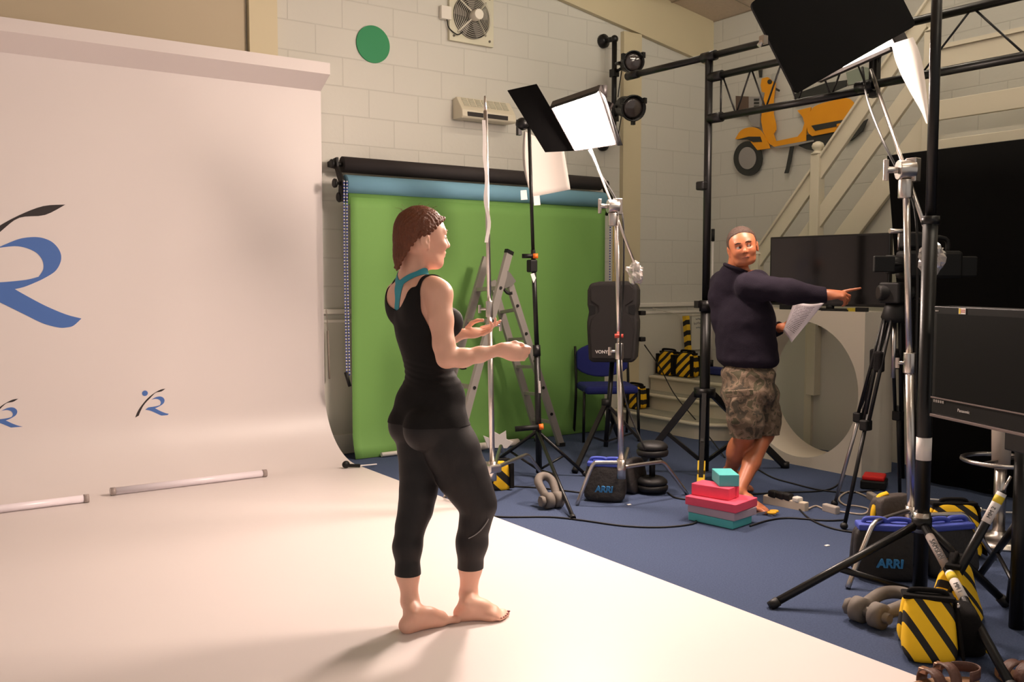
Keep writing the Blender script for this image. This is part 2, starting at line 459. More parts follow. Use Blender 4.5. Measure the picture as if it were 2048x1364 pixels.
for k in range(4):
    a = math.pi / 4 + k * math.pi / 2
    M().bar((c.x + .05 * math.cos(a), YB - .08, c.z + .05 * math.sin(a)), (c.x + .2 * math.cos(a), YB - .036, c.z + .2 * math.sin(a)), .012, .012).build('strut', fw_, fan)
M().tube((c.x, YB - .06, c.z), (c.x, YB - .15, c.z), .048, .044, n=20).build('motor', mat('motor_cover', (226, 220, 206), .4), fan, bevel=.004)
sc_ = M()
for dx in (-.18, .18):
    for dz in (-.18, .18): sc_.tube((c.x + dx, YB - .03, c.z + dz), (c.x + dx, YB - .036, c.z + dz), .011, n=8)
sc_.build('screw', mat('dark_screw', (80, 72, 62), .5, .5), fan)
jb = WY(888, 27, YB); j = thing('junction_box', 'small white junction box on wall beside the extractor fan', 'box', (jb.x, YB, jb.z))
M().span((jb.x - .05, YB - .045, jb.z - .055), (jb.x + .05, YB, jb.z + .055)).build('box_body', WHT, j, bevel=.006)
M().sweep([V((jb.x + .01, YB - .03, jb.z - .05)), V((jb.x + .03, YB - .03, jb.z - .12)), V((jb.x + .10, YB - .05, jb.z - .17)), V((jb.x + .15, YB - .06, jb.z - .14))], .005, sub=6).build('flex_cable', BLKP, j)
# over-wall heater
hl = WY(905, 197, YB); hr_ = WY(1031, 247, YB - .15)
x0, x1, zb = hl.x, hr_.x, 2.765
ht = thing('wall_heater', 'cream wall mounted fan heater with louvred top above paper rolls', 'heater', ((x0 + x1) / 2, YB, zb))
hp = [(YB, zb + .17), (YB - .06, zb + .185), (YB - .155, zb + .065), (YB - .165, zb + .01), (YB - .15, zb - .005), (YB, zb + .0)]
m_ = M(); m_.prism([(x0, a, b) for a, b in hp], (x1 - x0, 0, 0)); m_.build('casing', CREAM, ht, bevel=.006)
lm = mat('louvre_grey', (182, 180, 160), .6)
for k in range(7):
    xa = x0 + .04 + k * (x1 - x0 - .08) / 7; xb = xa + (x1 - x0 - .08) / 7 - .014; mm = M()
    for q in range(6):
        t = .12 + q * .11; yy = YB - .06 - .095 * t; zz = zb + .185 - .12 * t
        mm.bar((xa, yy - .002, zz + .002), (xb, yy - .002, zz + .002), .006, .006)
    mm.build('louvre', lm, ht)
M().span((x0 + .05, YB - .1665, zb + .012), (x1 - .09, YB - .160, zb + .048)).build('air_outlet', mat('outlet_dark', (34, 28, 26), .7), ht)

# paper backdrop system
pb = thing('roll_bracket', 'black backdrop bracket at the left end of the paper rolls', 'bracket', (3.0, YB, 2.0), 'backdrop roll brackets')
pr = thing('roll_bracket', 'black backdrop bracket at the right end of the paper rolls', 'bracket', (5.8, YB, 2.0), 'backdrop roll brackets')
YK, YU, YG = YB - .14, YB - .24, YB - .2
kl = WY(684, 331, YK); kr = WY(1199, 366, YK); ul = WY(690, 364, YU); ur = WY(1206, 403, YU); gl = WY(692, 388, YG); grr = WY(1204, 424, YG)
zk = (kl.z + kr.z) / 2; zu = (ul.z + ur.z) / 2; zg = (gl.z + grr.z) / 2 - .01
for (nm, l, r, y_, z_, rad, m2, lab) in (('black_paper_roll', kl.x, kr.x, YK, zk, .062, mat('black_paper', (44, 38, 38), .75), 'black paper backdrop roll, topmost of the three wall rolls'),
                                   ('blue_paper_roll', ul.x, ur.x, YU, zu, .07, mat('blue_paper', (122, 172, 196), .75), 'pale blue paper backdrop roll, middle of the three wall rolls')):
    t = thing(nm, lab, 'paper roll', ((l + r) / 2, y_, z_))
    M().tube((l, y_, z_), (r, y_, z_), rad, n=32).build('paper', m2, t)
    for e, s in ((l, -1), (r, 1)):
        mm = M(); mm.tube((e, y_, z_), (e + s * .045, y_, z_), .018, n=12); mm.lathe((e + s * .04, y_, z_), (s, 0, 0), [(.012, 0), (.012, .03), (.034, .034), (.036, .05), (.03, .056)], n=16); mm.build('winding_knob', BLKP, t)
t = thing('green_paper_backdrop', 'bright green paper backdrop hanging from the lowest roll to the carpet', 'backdrop', ((gl.x + grr.x) / 2, YG, 0))
gm = mat('green_paper', (116, 164, 84), .75, noise_s=1.2, noise_a=.05)
M().tube((gl.x, YG, zg), (grr.x, YG, zg), .055, n=32).build('roll', gm, t)
sh = M(); ys = YG - .056
def shf(u, v_):
    z = zg * (1 - v_) + .004 * v_
    return V((gl.x + .01 + (grr.x - gl.x - .02) * u, ys + .006 * math.sin(u * 9 + v_ * 2) * v_ + .01 * v_ * math.sin(u * 23) * .4 - .05 * max(0, v_ - .93) / .07 * 1.0 * (1 - .0), z))
sh.grid(shf, 40, 24); sh.build('sheet', gm, t, solid=.0015)
M().tube((gl.x + .22, ys - .07, .022), (gl.x + .62, ys - .07, .022), .018).build('bottom_bar', WHT, t)
for (b, x_) in ((pb, 3.0), (pr, grr.x + .05)):
    x_ = gl.x - .055 if b is pb else grr.x + .06
    mm = M(); mm.prism([(x_ - .011, YB, zk - .01), (x_ - .011, YB, zk + .03), (x_ - .011, YK - .03, zk + .05), (x_ - .011, YK - .04, zk - .02), (x_ - .011, YU - .035, zu + .03), (x_ - .011, YU - .035, zu - .04), (x_ - .011, YG - .05, zg - .03), (x_ - .011, YG + .01, zg - .04), (x_ - .011, YG - .01, zu), (x_ - .011, YK, zk - .04)], (.022, 0, 0)); mm.tube((x_ - .02, YG - .01, zg), (x_ + (.05 if b is pb else -.05), YG - .01, zg), .035, n=20)
    mm.build('bracket_arm', BLKP, b, bevel=.004)
bl_ = mat('blue_bead', (52, 72, 160), .5); yl_ = mat('yellow_bead', (206, 170, 60), .5); wh_ = mat('white_bead', (214, 210, 214), .5)
def chain(lab, xs, y_, z0, z1, mats, grp, wt=True):
    t = thing('bead_chain', lab, 'chain', (xs[0], y_, z0), grp)
    for i, x_ in enumerate(xs):
        for ci, mm_ in enumerate(mats):
            mm = M(); z = z0 + (ci * .012); k = 0
            while z < z1:
                mm.ell((x_ + .004 * math.sin(z * 3), y_, z), (.0075, .0075, .0065), nu=6, nv=4); z += .012 * len(mats)
            mm.build('bead_strand', mm_, t)
    if wt: M().tube((xs[0] - .005, y_, z0 + .02), (xs[-1] + .005, y_, z0 - .09), .014, n=10).build('chain_weight', BLKP, t)
cl_ = WY(679, 700, YB - .3); cz0 = WY(683, 750, YB - .3).z
chain('blue bead chain hanging left of the green backdrop', [gl.x - .065, gl.x - .042], YB - .31, cz0, zu + .02, [bl_, wh_], 'roll pull chains')
chain('yellow bead chain hanging right of the green backdrop', [grr.x + .05, grr.x + .075], YB - .31, .9, zu - .05, [yl_], 'roll pull chains', False)
chain('dark blue bead chain between green paper and yellow chain', [grr.x + .01], YB - .31, .9, zu - .05, [bl_, wh_], 'roll pull chains', False)
# thin wall cord at left
t = M(); t.tube((2.98, YB - .06, .62), (2.975, YB - .05, 1.0), .008, n=6); t.tube((2.975, YB - .05, 1.0), (2.97, YB - .04, 1.17), .003, n=5); tag(t.build('pull_cord', mat('cord_grey', (150, 138, 126), .7)), 'thin grey pull cord hanging between the cove edge and blue chain', 'cord')
# little clamp on the cove edge
cp = G(692, 937, ZF); t = thing('spring_clamp', 'small black clip resting on the far corner of the cove floor', 'clip', cp)
mm = M(); mm.ell(cp + V((0, 0, .03)), (.03, .022, .028)); mm.bar(cp + V((.02, 0, .02)), cp + V((.10, -.03, .015)), .016, .022); mm.build('clip_body', BLKP, t)
M().sweep([cp + V((.1, -.03, .015)), cp + V((.16, -.03, .012)), cp + V((.24, -.02, .008))], .005, sub=5).build('clip_lead', TAPEW, t)
# torn white paper and a pale cardboard core at the foot of the green paper
ca_, cb_ = G(952, 893, .032), G(1036, 884, .032); cb_.y = ca_.y = min(ca_.y, cb_.y, ys - .12)
tag(M().tube(ca_, cb_, .03, n=18).build('cardboard_core', mat('core_white', (224, 216, 206), .8)), 'pale cardboard tube lying at the foot of the green backdrop', 'tube')
dcp = (ca_ - EYE).dot(FW) - .12
m_ = M(); m_.prism([A(x, y, dcp) for x, y in ((966, 871), (984, 878), (986, 862), (999, 869), (1012, 861), (1013, 878), (1027, 884), (1014, 897), (976, 896))], FW * .012)
tag(m_.build('torn_paper', TAPEW, bevel=.004), 'torn white paper at the silver stand foot before the green backdrop', 'paper')

# wall boom pipe with two par cans
fx = WY(1205, 83, YB); pt = WX(1229, 78, fx.x); pbm = WX(1238, 278, fx.x); yy = pt.y
pp = thing('wall_pipe', 'black pipe boom standing off the wall beside the column', 'pipe', (fx.x, YB, pbm.z))
mm = M(); mm.lathe((fx.x, YB, fx.z), (0, -1, 0), [(.065, 0), (.065, .03), (.035, .05), (.028, .06)], n=18); mm.tube((fx.x, YB - .05, fx.z), (fx.x, yy, pt.z), .024); mm.ell((fx.x, yy, pt.z), .036); mm.tube((fx.x, yy, pt.z), (fx.x, yy, pbm.z), .024); mm.ell((fx.x, yy, pbm.z), .034); mm.tube((fx.x, yy, pbm.z), (fx.x, YB, pbm.z - .02), .024); mm.lathe((fx.x, YB, pbm.z - .02), (0, -1, 0), [(.065, 0), (.065, .03), (.03, .05)], n=18)
mm.build('pipe_run', BLK, pp)
def par_can(px, py, rpx, aim, lab):
    D = 8.35; c = A(px, py, D); r = rpx * D / F_PX
    t = thing('par_can', lab, 'stage light', c, 'par cans on the wall pipe')
    d = V(aim).normalized()
    mm = M(); mm.lathe(c, d, [(r * .55, -.22), (r * .8, -.2), (r * .86, -.05), (r * .9, 0), (r, .005), (r, .035), (r * .9, .035), (r * .86, .0)], n=28); mm.build('can_body', BLK, t)
    M().lathe(c, d, [(r * .86, .004), (r * .6, .012), (r * .2, .018), (.001, .02)], n=24).build('lens', mat('par_lens', (60, 52, 50), .08, spec=.8), t)
    x, y, _ = frame_for(d)
    mm = M()
    for k in range(3):
        a = k * 2.1 + .6; q = c + (x * math.cos(a) + y * math.sin(a)) * r * 1.05 + d * .02; mm.box(q, (.03, .03, .05))
    mm.build('filter_clip', BLK, t)
    mm = M(); P_ = V((fx.x, yy, c.z - .02)); mm.sweep([c + x * r * 1.05 - d * .08, c + x * r * 1.15 - d * .2, c - d * .27, c - x * r * 1.15 - d * .2, c - x * r * 1.05 - d * .08], .012, sub=4, n=6); mm.tube(c - d * .26, P_, .014); mm.box(P_, (.06, .07, .07)); mm.build('yoke', BLK, t)
    M().sweep([c - d * .2 + V((0, 0, .05)), P_ + V((.07, -.05, .1)), P_ + V((.05, -.02, -.1)), P_ + V((.03, -.02, -.22))], .005, sub=6, n=5).build('power_cable', RUB, t)
par_can(1266, 124, 22, (-.42, -.75, -.12), 'upper black stage can light on the wall pipe')
par_can(1265, 216, 26, (-.30, -.85, -.22), 'lower black stage can light on the wall pipe')
# added fill lights built as fluorescent battens, hung unseen below the ceiling
bm_ = mat('fill_tube_lit', (255, 255, 255), .5, emit=((255, 242, 222), FILL))
for i, (bx, by) in enumerate(((2.8, -0.2), (4.2, 1.4), (4.6, 3.4), (6.2, 2.2), (5.4, 4.9))):
    z = 4.15
    t = thing('fill_batten', 'added fill light shaped as a fluorescent batten, unseen above the studio', 'added fill light', (bx, by, z), 'added overhead fill lights')
    M().span((bx - .75, by - .06, z + .03), (bx + .75, by + .06, z + .09)).build('fill_body', WHT, t)
    M().tube((bx - .72, by, z), (bx + .72, by, z), .02).build('fill_tube', bm_, t)
    for s in (-.5, .5): M().tube((bx + s, by, z + .09), (bx + s, by, ceil_z(bx + s) + .01), .006, n=6).build('hanger', BLK, t)
# ================================================================== LAMP PANELS ON STANDS
def quadslab(pts, th, n_hint):
    """quad of 4 corners thickened away from n_hint"""
    pts = [V(p) for p in pts]; n = (pts[1] - pts[0]).cross(pts[3] - pts[0]).normalized()
    if n.dot(V(n_hint)) > 0: n = -n
    return pts, n * th
lamp_face_m = mat('lamp_face_lit', (255, 255, 255), .5, emit=((255, 231, 217), PANEL_A))
lamp_face_b = mat('lamp_face_lit_side', (255, 255, 255), .5, emit=((255, 229, 213), PANEL_B))
lamp_m = mat('lamp_housing', (40, 34, 33), .5)
silv = mat('door_reflector', (235, 228, 222), .4)

# lamp A: its open face looks back over the woman
D0 = 5.85
fa = [A(1105, 217, 5.86), A(1196, 186, 5.74), A(1229, 288, 5.90), A(1150, 300, 6.0)]
ca = sum(fa, V()) / 4; na = (fa[1] - fa[0]).cross(fa[3] - fa[0]).normalized()
if na.dot(EYE - ca) < 0: na = -na
la = thing('lamp_panel', 'glowing square lamp panel with black barn doors in centre of photo', 'studio lamp', ca, 'studio lamp panels')
m_ = M(); m_.prism(fa, na * .004); m_.build('lit_face', lamp_face_m, la)
grow = [ca + (p - ca) * 1.09 - na * .006 for p in fa]
m_ = M(); m_.prism(grow, -na * .09); m_.build('housing', lamp_m, la, bevel=.006)
dl = [A(1014, 181, 6.05), A(1073, 168, 5.93), A(1151, 302, 6.06), A(1090, 305, 6.18)]
m_ = M(); pts, vv = quadslab(dl, .006, EYE - ca); m_.prism(pts, vv); m_.build('barn_door', BLKM, la, bevel=.004)
dt = [fa[0] + (fa[0] - ca) * .08, fa[1] + (fa[1] - ca) * .08, fa[1] + na * .10 + UP * .035, fa[0] + na * .10 + UP * .035]
m_ = M(); m_.prism(dt, UP * .005); m_.build('barn_door', BLKM, la)
dr_ = [fa[1] + (fa[1] - ca) * .09, fa[2] + (fa[2] - ca) * .09, fa[2] + na * .02 + RT * .05, fa[1] + na * .05 + RT * .05]
m_ = M(); m_.prism(dr_, RT * .005); m_.build('barn_door', BLKM, la)
m_ = M(); m_.bar(A(1178, 292, 5.98), A(1222, 205, 5.9), .03, .03); m_.tube(A(1205, 195, 5.92), A(1205, 170, 5.9), .03); m_.build('yoke', lamp_m, la)
# lamp B: seen from behind its big near door
p1 = A(1786, 95, 4.96); p2 = A(1640, 160, 5.55); e1 = A(1742, -128, 4.9) - A(1834, 50, 4.9)
fb = [p1, p2, p2 + e1, p1 + e1]; cb = sum(fb, V()) / 4; nb_ = (p2 - p1).cross(e1).normalized()
if nb_.x > 0: nb_ = -nb_
lb = thing('lamp_panel', 'lamp panel at top right hidden behind its big black barn door', 'studio lamp', cb, 'studio lamp panels')
m_ = M(); m_.prism(fb, nb_ * .004); m_.build('lit_face', lamp_face_b, lb)
grow = [cb + (p - cb) * 1.07 - nb_ * .006 for p in fb]
m_ = M(); m_.prism(grow, -nb_ * .09); m_.build('housing', lamp_m, lb, bevel=.006)
dq = [A(1500, 6, 4.5), A(1592, 188, 4.5), A(1833, 50, 4.86), A(1741, -130, 4.86)]
m_ = M(); pts, vv = quadslab(dq, .012, EYE - cb)
def round_quad(q, r=.035, n=5):
    out = []
    for i in range(4):
        a, b, c = q[i - 1], q[i], q[(i + 1) % 4]; u = (a - b).normalized() * r; w_ = (c - b).normalized() * r
        for k in range(n + 1):
            t = k / n; out.append(b + u * (1 - t) ** 2 + w_ * t ** 2)
    return out
m_.prism(round_quad(pts), vv); m_.build('barn_door', BLKM, lb)
m_ = M(); m_.bar(p1 + nb_ * .01, p2 + nb_ * .01, .02, .02); m_.build('lower_rail', lamp_m, lb)
m_ = M(); m_.box(A(1527, 80, 4.5), (.03, .03, .04)); m_.tube(A(1527, 80, 4.5), A(1518, 92, 4.5), .012); m_.build('door_latch', CHR, lb)
# white diffusion strip hanging off lamp B
dfm = mat('diffusion_film', (240, 232, 224), .6)
L_ = [(1783, 88), (1790, 120), (1803, 152), (1822, 188), (1842, 222), (1852, 246)]; R__ = [(1826, 74), (1838, 100), (1846, 130), (1851, 165), (1855, 205), (1858, 250)]
mm = M()
def dif(u, v_):
    i = min(4, int(v_ * 5)); t = v_ * 5 - i
    l = [L_[i][k] * (1 - t) + L_[i + 1][k] * t for k in (0, 1)]; r = [R__[i][k] * (1 - t) + R__[i + 1][k] * t for k in (0, 1)]
    return A(l[0] * (1 - u) + r[0] * u, l[1] * (1 - u) + r[1] * u, 4.74 + .06 * math.sin(u * 3) - .08 * v_)
mm.grid(dif, 8, 12); nt = dfm.node_tree; pb_0 = nt.nodes['Principled BSDF']; tl_ = nt.nodes.new('ShaderNodeBsdfTranslucent'); tl_.inputs[0].default_value = (.95, .92, .88, 1)
mxs = nt.nodes.new('ShaderNodeMixShader'); mxs.inputs[0].default_value = .6; nt.links.new(pb_0.outputs[0], mxs.inputs[1]); nt.links.new(tl_.outputs[0], mxs.inputs[2]); nt.links.new(mxs.outputs[0], nt.nodes['Material Output'].inputs[0])
tag(mm.build('diffusion_strip', dfm), 'narrow curled white diffusion strip hanging under the top right lamp', 'diffuser', 'diffusion sheets')

def clamp_head(parent, p, d, scale=1.0, name='grip_head'):
    d = V(d).normalized(); s = scale
    mm = M(); mm.tube(p - d * .035 * s, p + d * .035 * s, .042 * s, n=18); mm.bar(p + d * .03 * s - V((0, 0, .05 * s)), p + d * .03 * s + V((0, 0, .05 * s)), .05 * s, .04 * s); mm.tube(p - V((0, 0, .04 * s)), p - V((0, 0, .12 * s)), .03 * s); mm.tube(p - d * .035 * s, p - d * .085 * s, .014 * s)
    o = mm.build(name, CHR, parent, bevel=.004)
    mm = M(); q = p - d * .085 * s; mm.bar(q - V((0, 0, .045 * s)), q + V((0, 0, .045 * s)), .018 * s, .016 * s); mm.build('tee_handle', CHR, o, bevel=.003)
    return o
def c_stand(label, base, top, tips, rad=.019, group='silver lighting stands', zb=.27):
    base = V(base); top = V(top)
    t = thing('lighting_stand', label, 'stand', (base.x, base.y, 0), group)
    b0 = V((base.x, base.y, zb))
    mid = b0 + (top - b0) * .44
    M().tube(b0 - V((0, 0, .06)), mid, rad).build('lower_tube', CHR, t)
    M().tube(mid, top, rad * .78).build('riser', CHR, t)
    mm = M(); mm.tube(mid - V((0, 0, .05)), mid + V((0, 0, .05)), rad * 1.35, n=18); mm.build('collar', CHR, t, bevel=.003)
    d = -RT
    mm = M(); mm.tube(mid, mid + d * .06, .008); mm.bar(mid + d * .06 + V((0, 0, .025)), mid + d * .06 - V((0, 0, .025)), .014, .012); mm.build('lock_handle', CHR, t)
    for i, tip in enumerate(tips):
        tip = V((tip[0], tip[1], 0.005)); dd = V((tip.x - base.x, tip.y - base.y, 0)); L = dd.length; dd.normalize()
        zl = zb - .03 * i; k = b0 + dd * (L * .62); k.z = zl
        pts = [V((base.x, base.y, zl)), V((base.x, base.y, zl)) + dd * (L * .5), k + V((0, 0, -.008)), k + dd * (L * .1) + V((0, 0, -.06)), tip]
        M().sweep(pts, .0125, sub=6, n=10).build('leg', CHR, t)
    mm = M(); mm.tube(b0 - V((0, 0, .1)), b0 + V((0, 0, .02)), rad * 1.5, n=18); mm.build('leg_collar', CHR, t)
    return t

# silver stand with lamp A
b2 = G(1243, 925, .27); s2_ = c_stand('silver stand holding the glowing centre lamp, in front of speaker', b2, A(1233, 420, 5.80), [G(1154, 1011), G(1374, 989), G(1262, 925)], group='silver lighting stands')
clamp_head(s2_, A(1226, 413, 5.76), RT * 1 + FW * .2)
m_ = M(); a_, b_ = A(1181, 297, 5.93), A(1271, 532, 5.72); m_.tube(a_, b_, .0085); m_.build('boom_arm', CHR, s2_)
m_ = M(); m_.sweep([A(1178, 300, 5.95), A(1200, 345, 5.9), A(1232, 398, 5.84), A(1246, 440, 5.8), A(1247, 560, 5.78), A(1240, 700, 5.76), A(1251, 800, 5.78), A(1290, 900, 5.7)], .006, sub=6); m_.build('lamp_cable', RUB, s2_)
M().tube(A(1238, 676, 5.8), A(1238, 668, 5.8), .027, n=16).build('red_band', mat('red_band', (176, 60, 48), .5), s2_)
# crumpled clear bag on the boom end
bagm = mat('clear_bag', (226, 220, 216), .12, trans=.7)
def crumple(name, c, s, lab, seed):
    mm = M(); nu, nv = 18, 12; c = V(c)
    def f(u, v_):
        th = u * 2 * math.pi; ph = v_ * math.pi; d = V((math.sin(ph) * math.cos(th), math.sin(ph) * math.sin(th), math.cos(ph)))
        r = 1 + .55 * noise.noise(d * 1.7 + V((seed, 0, 0))) + .25 * noise.noise(d * 4 + V((0, seed, 0)))
        return c + V((d.x * s[0], d.y * s[1], d.z * s[2])) * r
    mm.grid(f, nu, nv, smooth=False); return tag(mm.build(name, bagm), lab, 'bag', 'clear bags on boom ends')
crumple('plastic_bag', A(1270, 546, 5.72), (.05, .05, .06), 'crumpled clear plastic bag on the boom end above the speaker', 3.1)

# left silver stand with taped pole
b1 = G(985, 932, .26); s1_ = c_stand('tall silver stand left of ladder, white strips taped down its pole', b1, A(971, 222, 5.72), [G(889, 998), G(1092, 960), G(1010, 915)], rad=.017)
M().tube(A(971, 222, 5.72), A(970, 192, 5.72), .009, .006).build('spigot', CHR, s1_)
m_ = M()
for q in range(2):
    pass
def strip(u, v_):
    y = 240 + v_ * 245; x = 967 + v_ * 9 + 4 * math.sin(v_ * 17) * v_
    return A(x - 3 + u * 7, y, 5.66 + .01 * math.sin(v_ * 9))
m_.grid(strip, 2, 24, smooth=False); m_.build('taped_strip', TAPEW, s1_, solid=.002)
m_ = M(); m_.tube(A(985, 649, 5.7), A(1000, 651, 5.7), .01); m_.bar(A(1000, 640, 5.7), A(1001, 662, 5.7), .012, .012); m_.build('knob', CHR, s1_)
m_ = M(); m_.box(A(984, 936, 5.72), (.09, .09, .05)); m_.build('base_clamp', CHR, s1_, bevel=.01)

# black stand in the centre
bc = G(1078, 950, .02); D_ = (bc - EYE).dot(FW)
ts = thing('light_stand', 'slim black tripod stand in front of ladder, orange tipped handles', 'stand', (bc.x, bc.y, 0), 'black light stands')
hub = A(1075, 862, D_)
M().tube(A(1078, 946, D_), A(1074, 700, D_), .022).build('lower_tube', BLK, ts)
M().tube(A(1074, 700, D_), A(1066, 500, D_), .0165).build('middle_tube', BLK, ts)
M().tube(A(1066, 500, D_), A(1058, 250, D_), .0125).build('upper_tube', BLK, ts)
M().tube(A(1074, 712, D_), A(1073, 690, D_), .027).build('collar', BLK, ts)
for (px, py) in ((976, 933), (1147, 1037), (1172, 950)):
    tip = G(px, py, .008); M().tube(hub, tip, .0125, n=10).build('leg', BLK, ts)
    M().tube(hub + (tip - hub) * .55, A(1078, 940, D_), .009, n=8).build('brace', BLK, ts)
    M().tube(tip + (hub - tip).normalized() * .03, tip, .017, n=10).build('rubber_foot', RUB, ts)
m_ = M(); m_.tube(A(1030, 858, D_ - .05), A(1078, 854, D_ - .05), .019); m_.build('handle', BLKP, ts)
M().tube(A(1078, 854, D_ - .05), A(1087, 853, D_ - .05), .021).build('handle_tip', ORG, ts)
m_ = M(); m_.tube(A(1044, 512, D_ - .03), A(1066, 512, D_ - .03), .016); m_.build('handle', BLKP, ts)
M().tube(A(1066, 512, D_ - .03), A(1076, 512, D_ - .03), .018).build('handle_tip', ORG, ts)
m_ = M(); m_.box(A(1064, 532, D_ - .01), (.06, .06, .09)); m_.build('lock_block', BLKP, ts, bevel=.01)
m_ = M(); m_.bar(A(1078, 762, D_ - .028), A(1079, 786, D_ - .028), .022, .004); m_.build('white_label', TAPEW, ts)
m_ = M(); m_.prism([A(1061, 548, D_ - .03), A(1068, 546, D_ - .03), A(1072, 556, D_ - .03), A(1067, 566, D_ - .03)], FW * .004); m_.build('torn_tape', TAPEW, ts)
m_ = M(); m_.ell(A(1045, 248, D_), (.05, .05, .045)); m_.bar(A(1032, 245, D_), A(1068, 250, D_), .035, .035); m_.box(A(1038, 262, D_), (.03, .03, .06)); m_.build('top_clamp', BLK, ts)
# paper diffuser hung on it
mm = M()
P00, P10, P11, P01 = (1048, 262), (1128, 300), (1141, 379), (1064, 394)
def sheetf(u, v_):
    x = (P00[0] * (1 - u) + P10[0] * u) * (1 - v_) + (P01[0] * (1 - u) + P11[0] * u) * v_
    y = (P00[1] * (1 - u) + P10[1] * u) * (1 - v_) + (P01[1] * (1 - u) + P11[1] * u) * v_
    return A(x - 10 * math.sin(v_ * 3.1) * (1 - u), y, D_ + .03 + .10 * u + .06 * math.sin(u * 3.1))
mm.grid(sheetf, 10, 10); tag(mm.build('diffusion_sheet', mat('paper_white', (226, 218, 210), .7, trans=.15), solid=.001), 'square white paper sheet taped to black stand beneath the centre lamp', 'diffuser', 'diffusion sheets')
for px, py in ((1047, 391), (1073, 402)):
    m_ = M(); m_.prism([A(px - 6, py - 10, D_ + .0), A(px + 6, py - 11, D_ + .0), A(px + 8, py + 8, D_ + .0), A(px - 5, py + 9, D_ + .0)], FW * .003); m_.build('tape_piece', TAPEW, ts)

# ================================================================== STEP LADDER
LAD = mat('ladder_aluminium', (168, 162, 156), .6, .35)
lt = thing('step_ladder', 'open aluminium step ladder standing before the green backdrop', 'ladder', G(1000, 895))
fr0, fr1 = G(906, 930, 0), G(860, 911, 0); ft0, ft1 = A(1017, 508, 7.38), A(973, 515, 7.66)
br0, br1 = G(1121, 892, 0), G(1078, 883, 0); bt0, bt1 = A(1014, 552, 7.42), A(984, 562, 7.70)
for a, b in ((fr0, ft0), (fr1, ft1)): M().bar(a + V((0, 0, .02)), b, .03, .065).build('front_rail', LAD, lt)
for a, b in ((br0, bt0), (br1, bt1)): M().bar(a + V((0, 0, .02)), b, .03, .06).build('rear_rail', LAD, lt)
for k in range(1, 6):
    t = k / 6.3 + .04; M().bar(fr0 + (ft0 - fr0) * t, fr1 + (ft1 - fr1) * t, .045, .03).build('tread', LAD, lt)
    t = k / 6.0 - .02; M().bar(br0 + (bt0 - br0) * t, br1 + (bt1 - br1) * t, .035, .025).build('rear_rung', LAD, lt)
    dd = (fr0 - fr1).normalized()
    for (p, q) in ((fr0, ft0), (br0, bt0)):
        c0 = p + (q - p) * (k / 6.3 + .04); M().tube(c0 + dd * .016, c0 + dd * .024, .013, n=10).build('rung_plug', RUB, lt)
M().bar(ft0, ft0 + (ft0 - fr0).normalized() * .03, .036, .072).build('end_cap', RUB, lt)
for a in (fr0, br0, br1, fr1): M().box(a + V((0, 0, .015)), (.05, .07, .03)).build('foot', RUB, lt)
m_ = M(); m_.prism([A(1010, 538, 7.36), A(1020, 545, 7.36), A(1032, 562, 7.36), A(1024, 572, 7.36), A(1000, 580, 7.36), A(998, 574, 7.36)], FW * .03); m_.build('hinge_plate', mat('hinge_grey', (120, 118, 112), .5), lt)
M().sweep([A(1006, 575, 7.38), A(1015, 586, 7.38), A(1025, 586, 7.38)], .012, sub=4).build('spreader', RUB, lt)

# ================================================================== SPEAKER ON TRIPOD
D7 = 7.15
sp = thing('loudspeaker', 'black moulded loudspeaker on tripod in front of the blue chair', 'speaker', A(1228, 722, D7 - .05))
sx = (RT * .97 - FW * .25).normalized(); sy = V((0, 0, 1)); sn = sx.cross(sy).normalized()
if sn.dot(EYE - A(1228, 640, D7)) < 0: sn = -sn
def spk_pt(x, y, d): return A(1224, 644, D7 - .15) + sx * x + sy * y + sn * d
W2 = .19; H2 = .305
def outline(k=1.0):
    pts = [(-.155, -.305), (.155, -.305), (.178, -.28), (.192, -.05), (.192, 0.0), (.185, .04), (.178, .08), (.19, .13), (.19, .24), (.17, .29), (.10, .305), (-.10, .305), (-.17, .29), (-.19, .24), (-.19, .13), (-.178, .08), (-.185, .04), (-.192, 0.0), (-.192, -.05), (-.178, -.28)]
    return [(x * k, y * k) for x, y in pts]
spm = mat('speaker_plastic', (36, 32, 30), .65, bump=.3, bump_s=500); spg = mat('speaker_grille', (40, 35, 34), .75, bump=.6, bump_s=900)
m_ = M(); m_.prism([spk_pt(x, y, 0) for x, y in outline()], -sn * .10); m_.prism([spk_pt(x * .98, y * .98, -.10) for x, y in outline()], -sn * .12); m_.prism([spk_pt(x * .78, y * .88, -.22) for x, y in outline()], -sn * .10); m_.build('cabinet', spm, sp, bevel=.02, seg=3)
m_ = M(); gp = [(-.15, -.275), (.15, -.275), (.168, -.05), (.15, .03), (.10, .07), (.10, .12), (.16, .16), (.16, .25), (.13, .28), (-.13, .28), (-.16, .25), (-.16, .16), (-.10, .12), (-.10, .07), (-.15, .03), (-.168, -.05)]
m_.prism([spk_pt(x, y, .001) for x, y in gp], sn * .012); m_.build('front_grille', spg, sp, bevel=.008)
for s in (-1, 1):
    m_ = M(); m_.prism([spk_pt(s * x, y, .002) for x, y in ((.125, .065), (.17, .05), (.176, .09), (.172, .13), (.125, .12))], sn * .002); m_.build('port', mat('port_dark', (6, 6, 6), .8), sp)
text_mesh('brand_lettering', 'VONYX', .034, spk_pt(-.062, -.225, .0145), sx, sy, mat('logo_silver', (216, 210, 204), .4), sp, bold=.001)
for y in (.06, -.14): M().box(spk_pt(.20, y, -.18), (.05, .05, .035)).build('side_handle', BLKP, sp, bevel=.006)
hubs = A(1212, 806, D7); bs = V((hubs.x, hubs.y, 0))
st = thing('speaker_stand', 'black tripod stand carrying the loudspeaker', 'stand', bs)
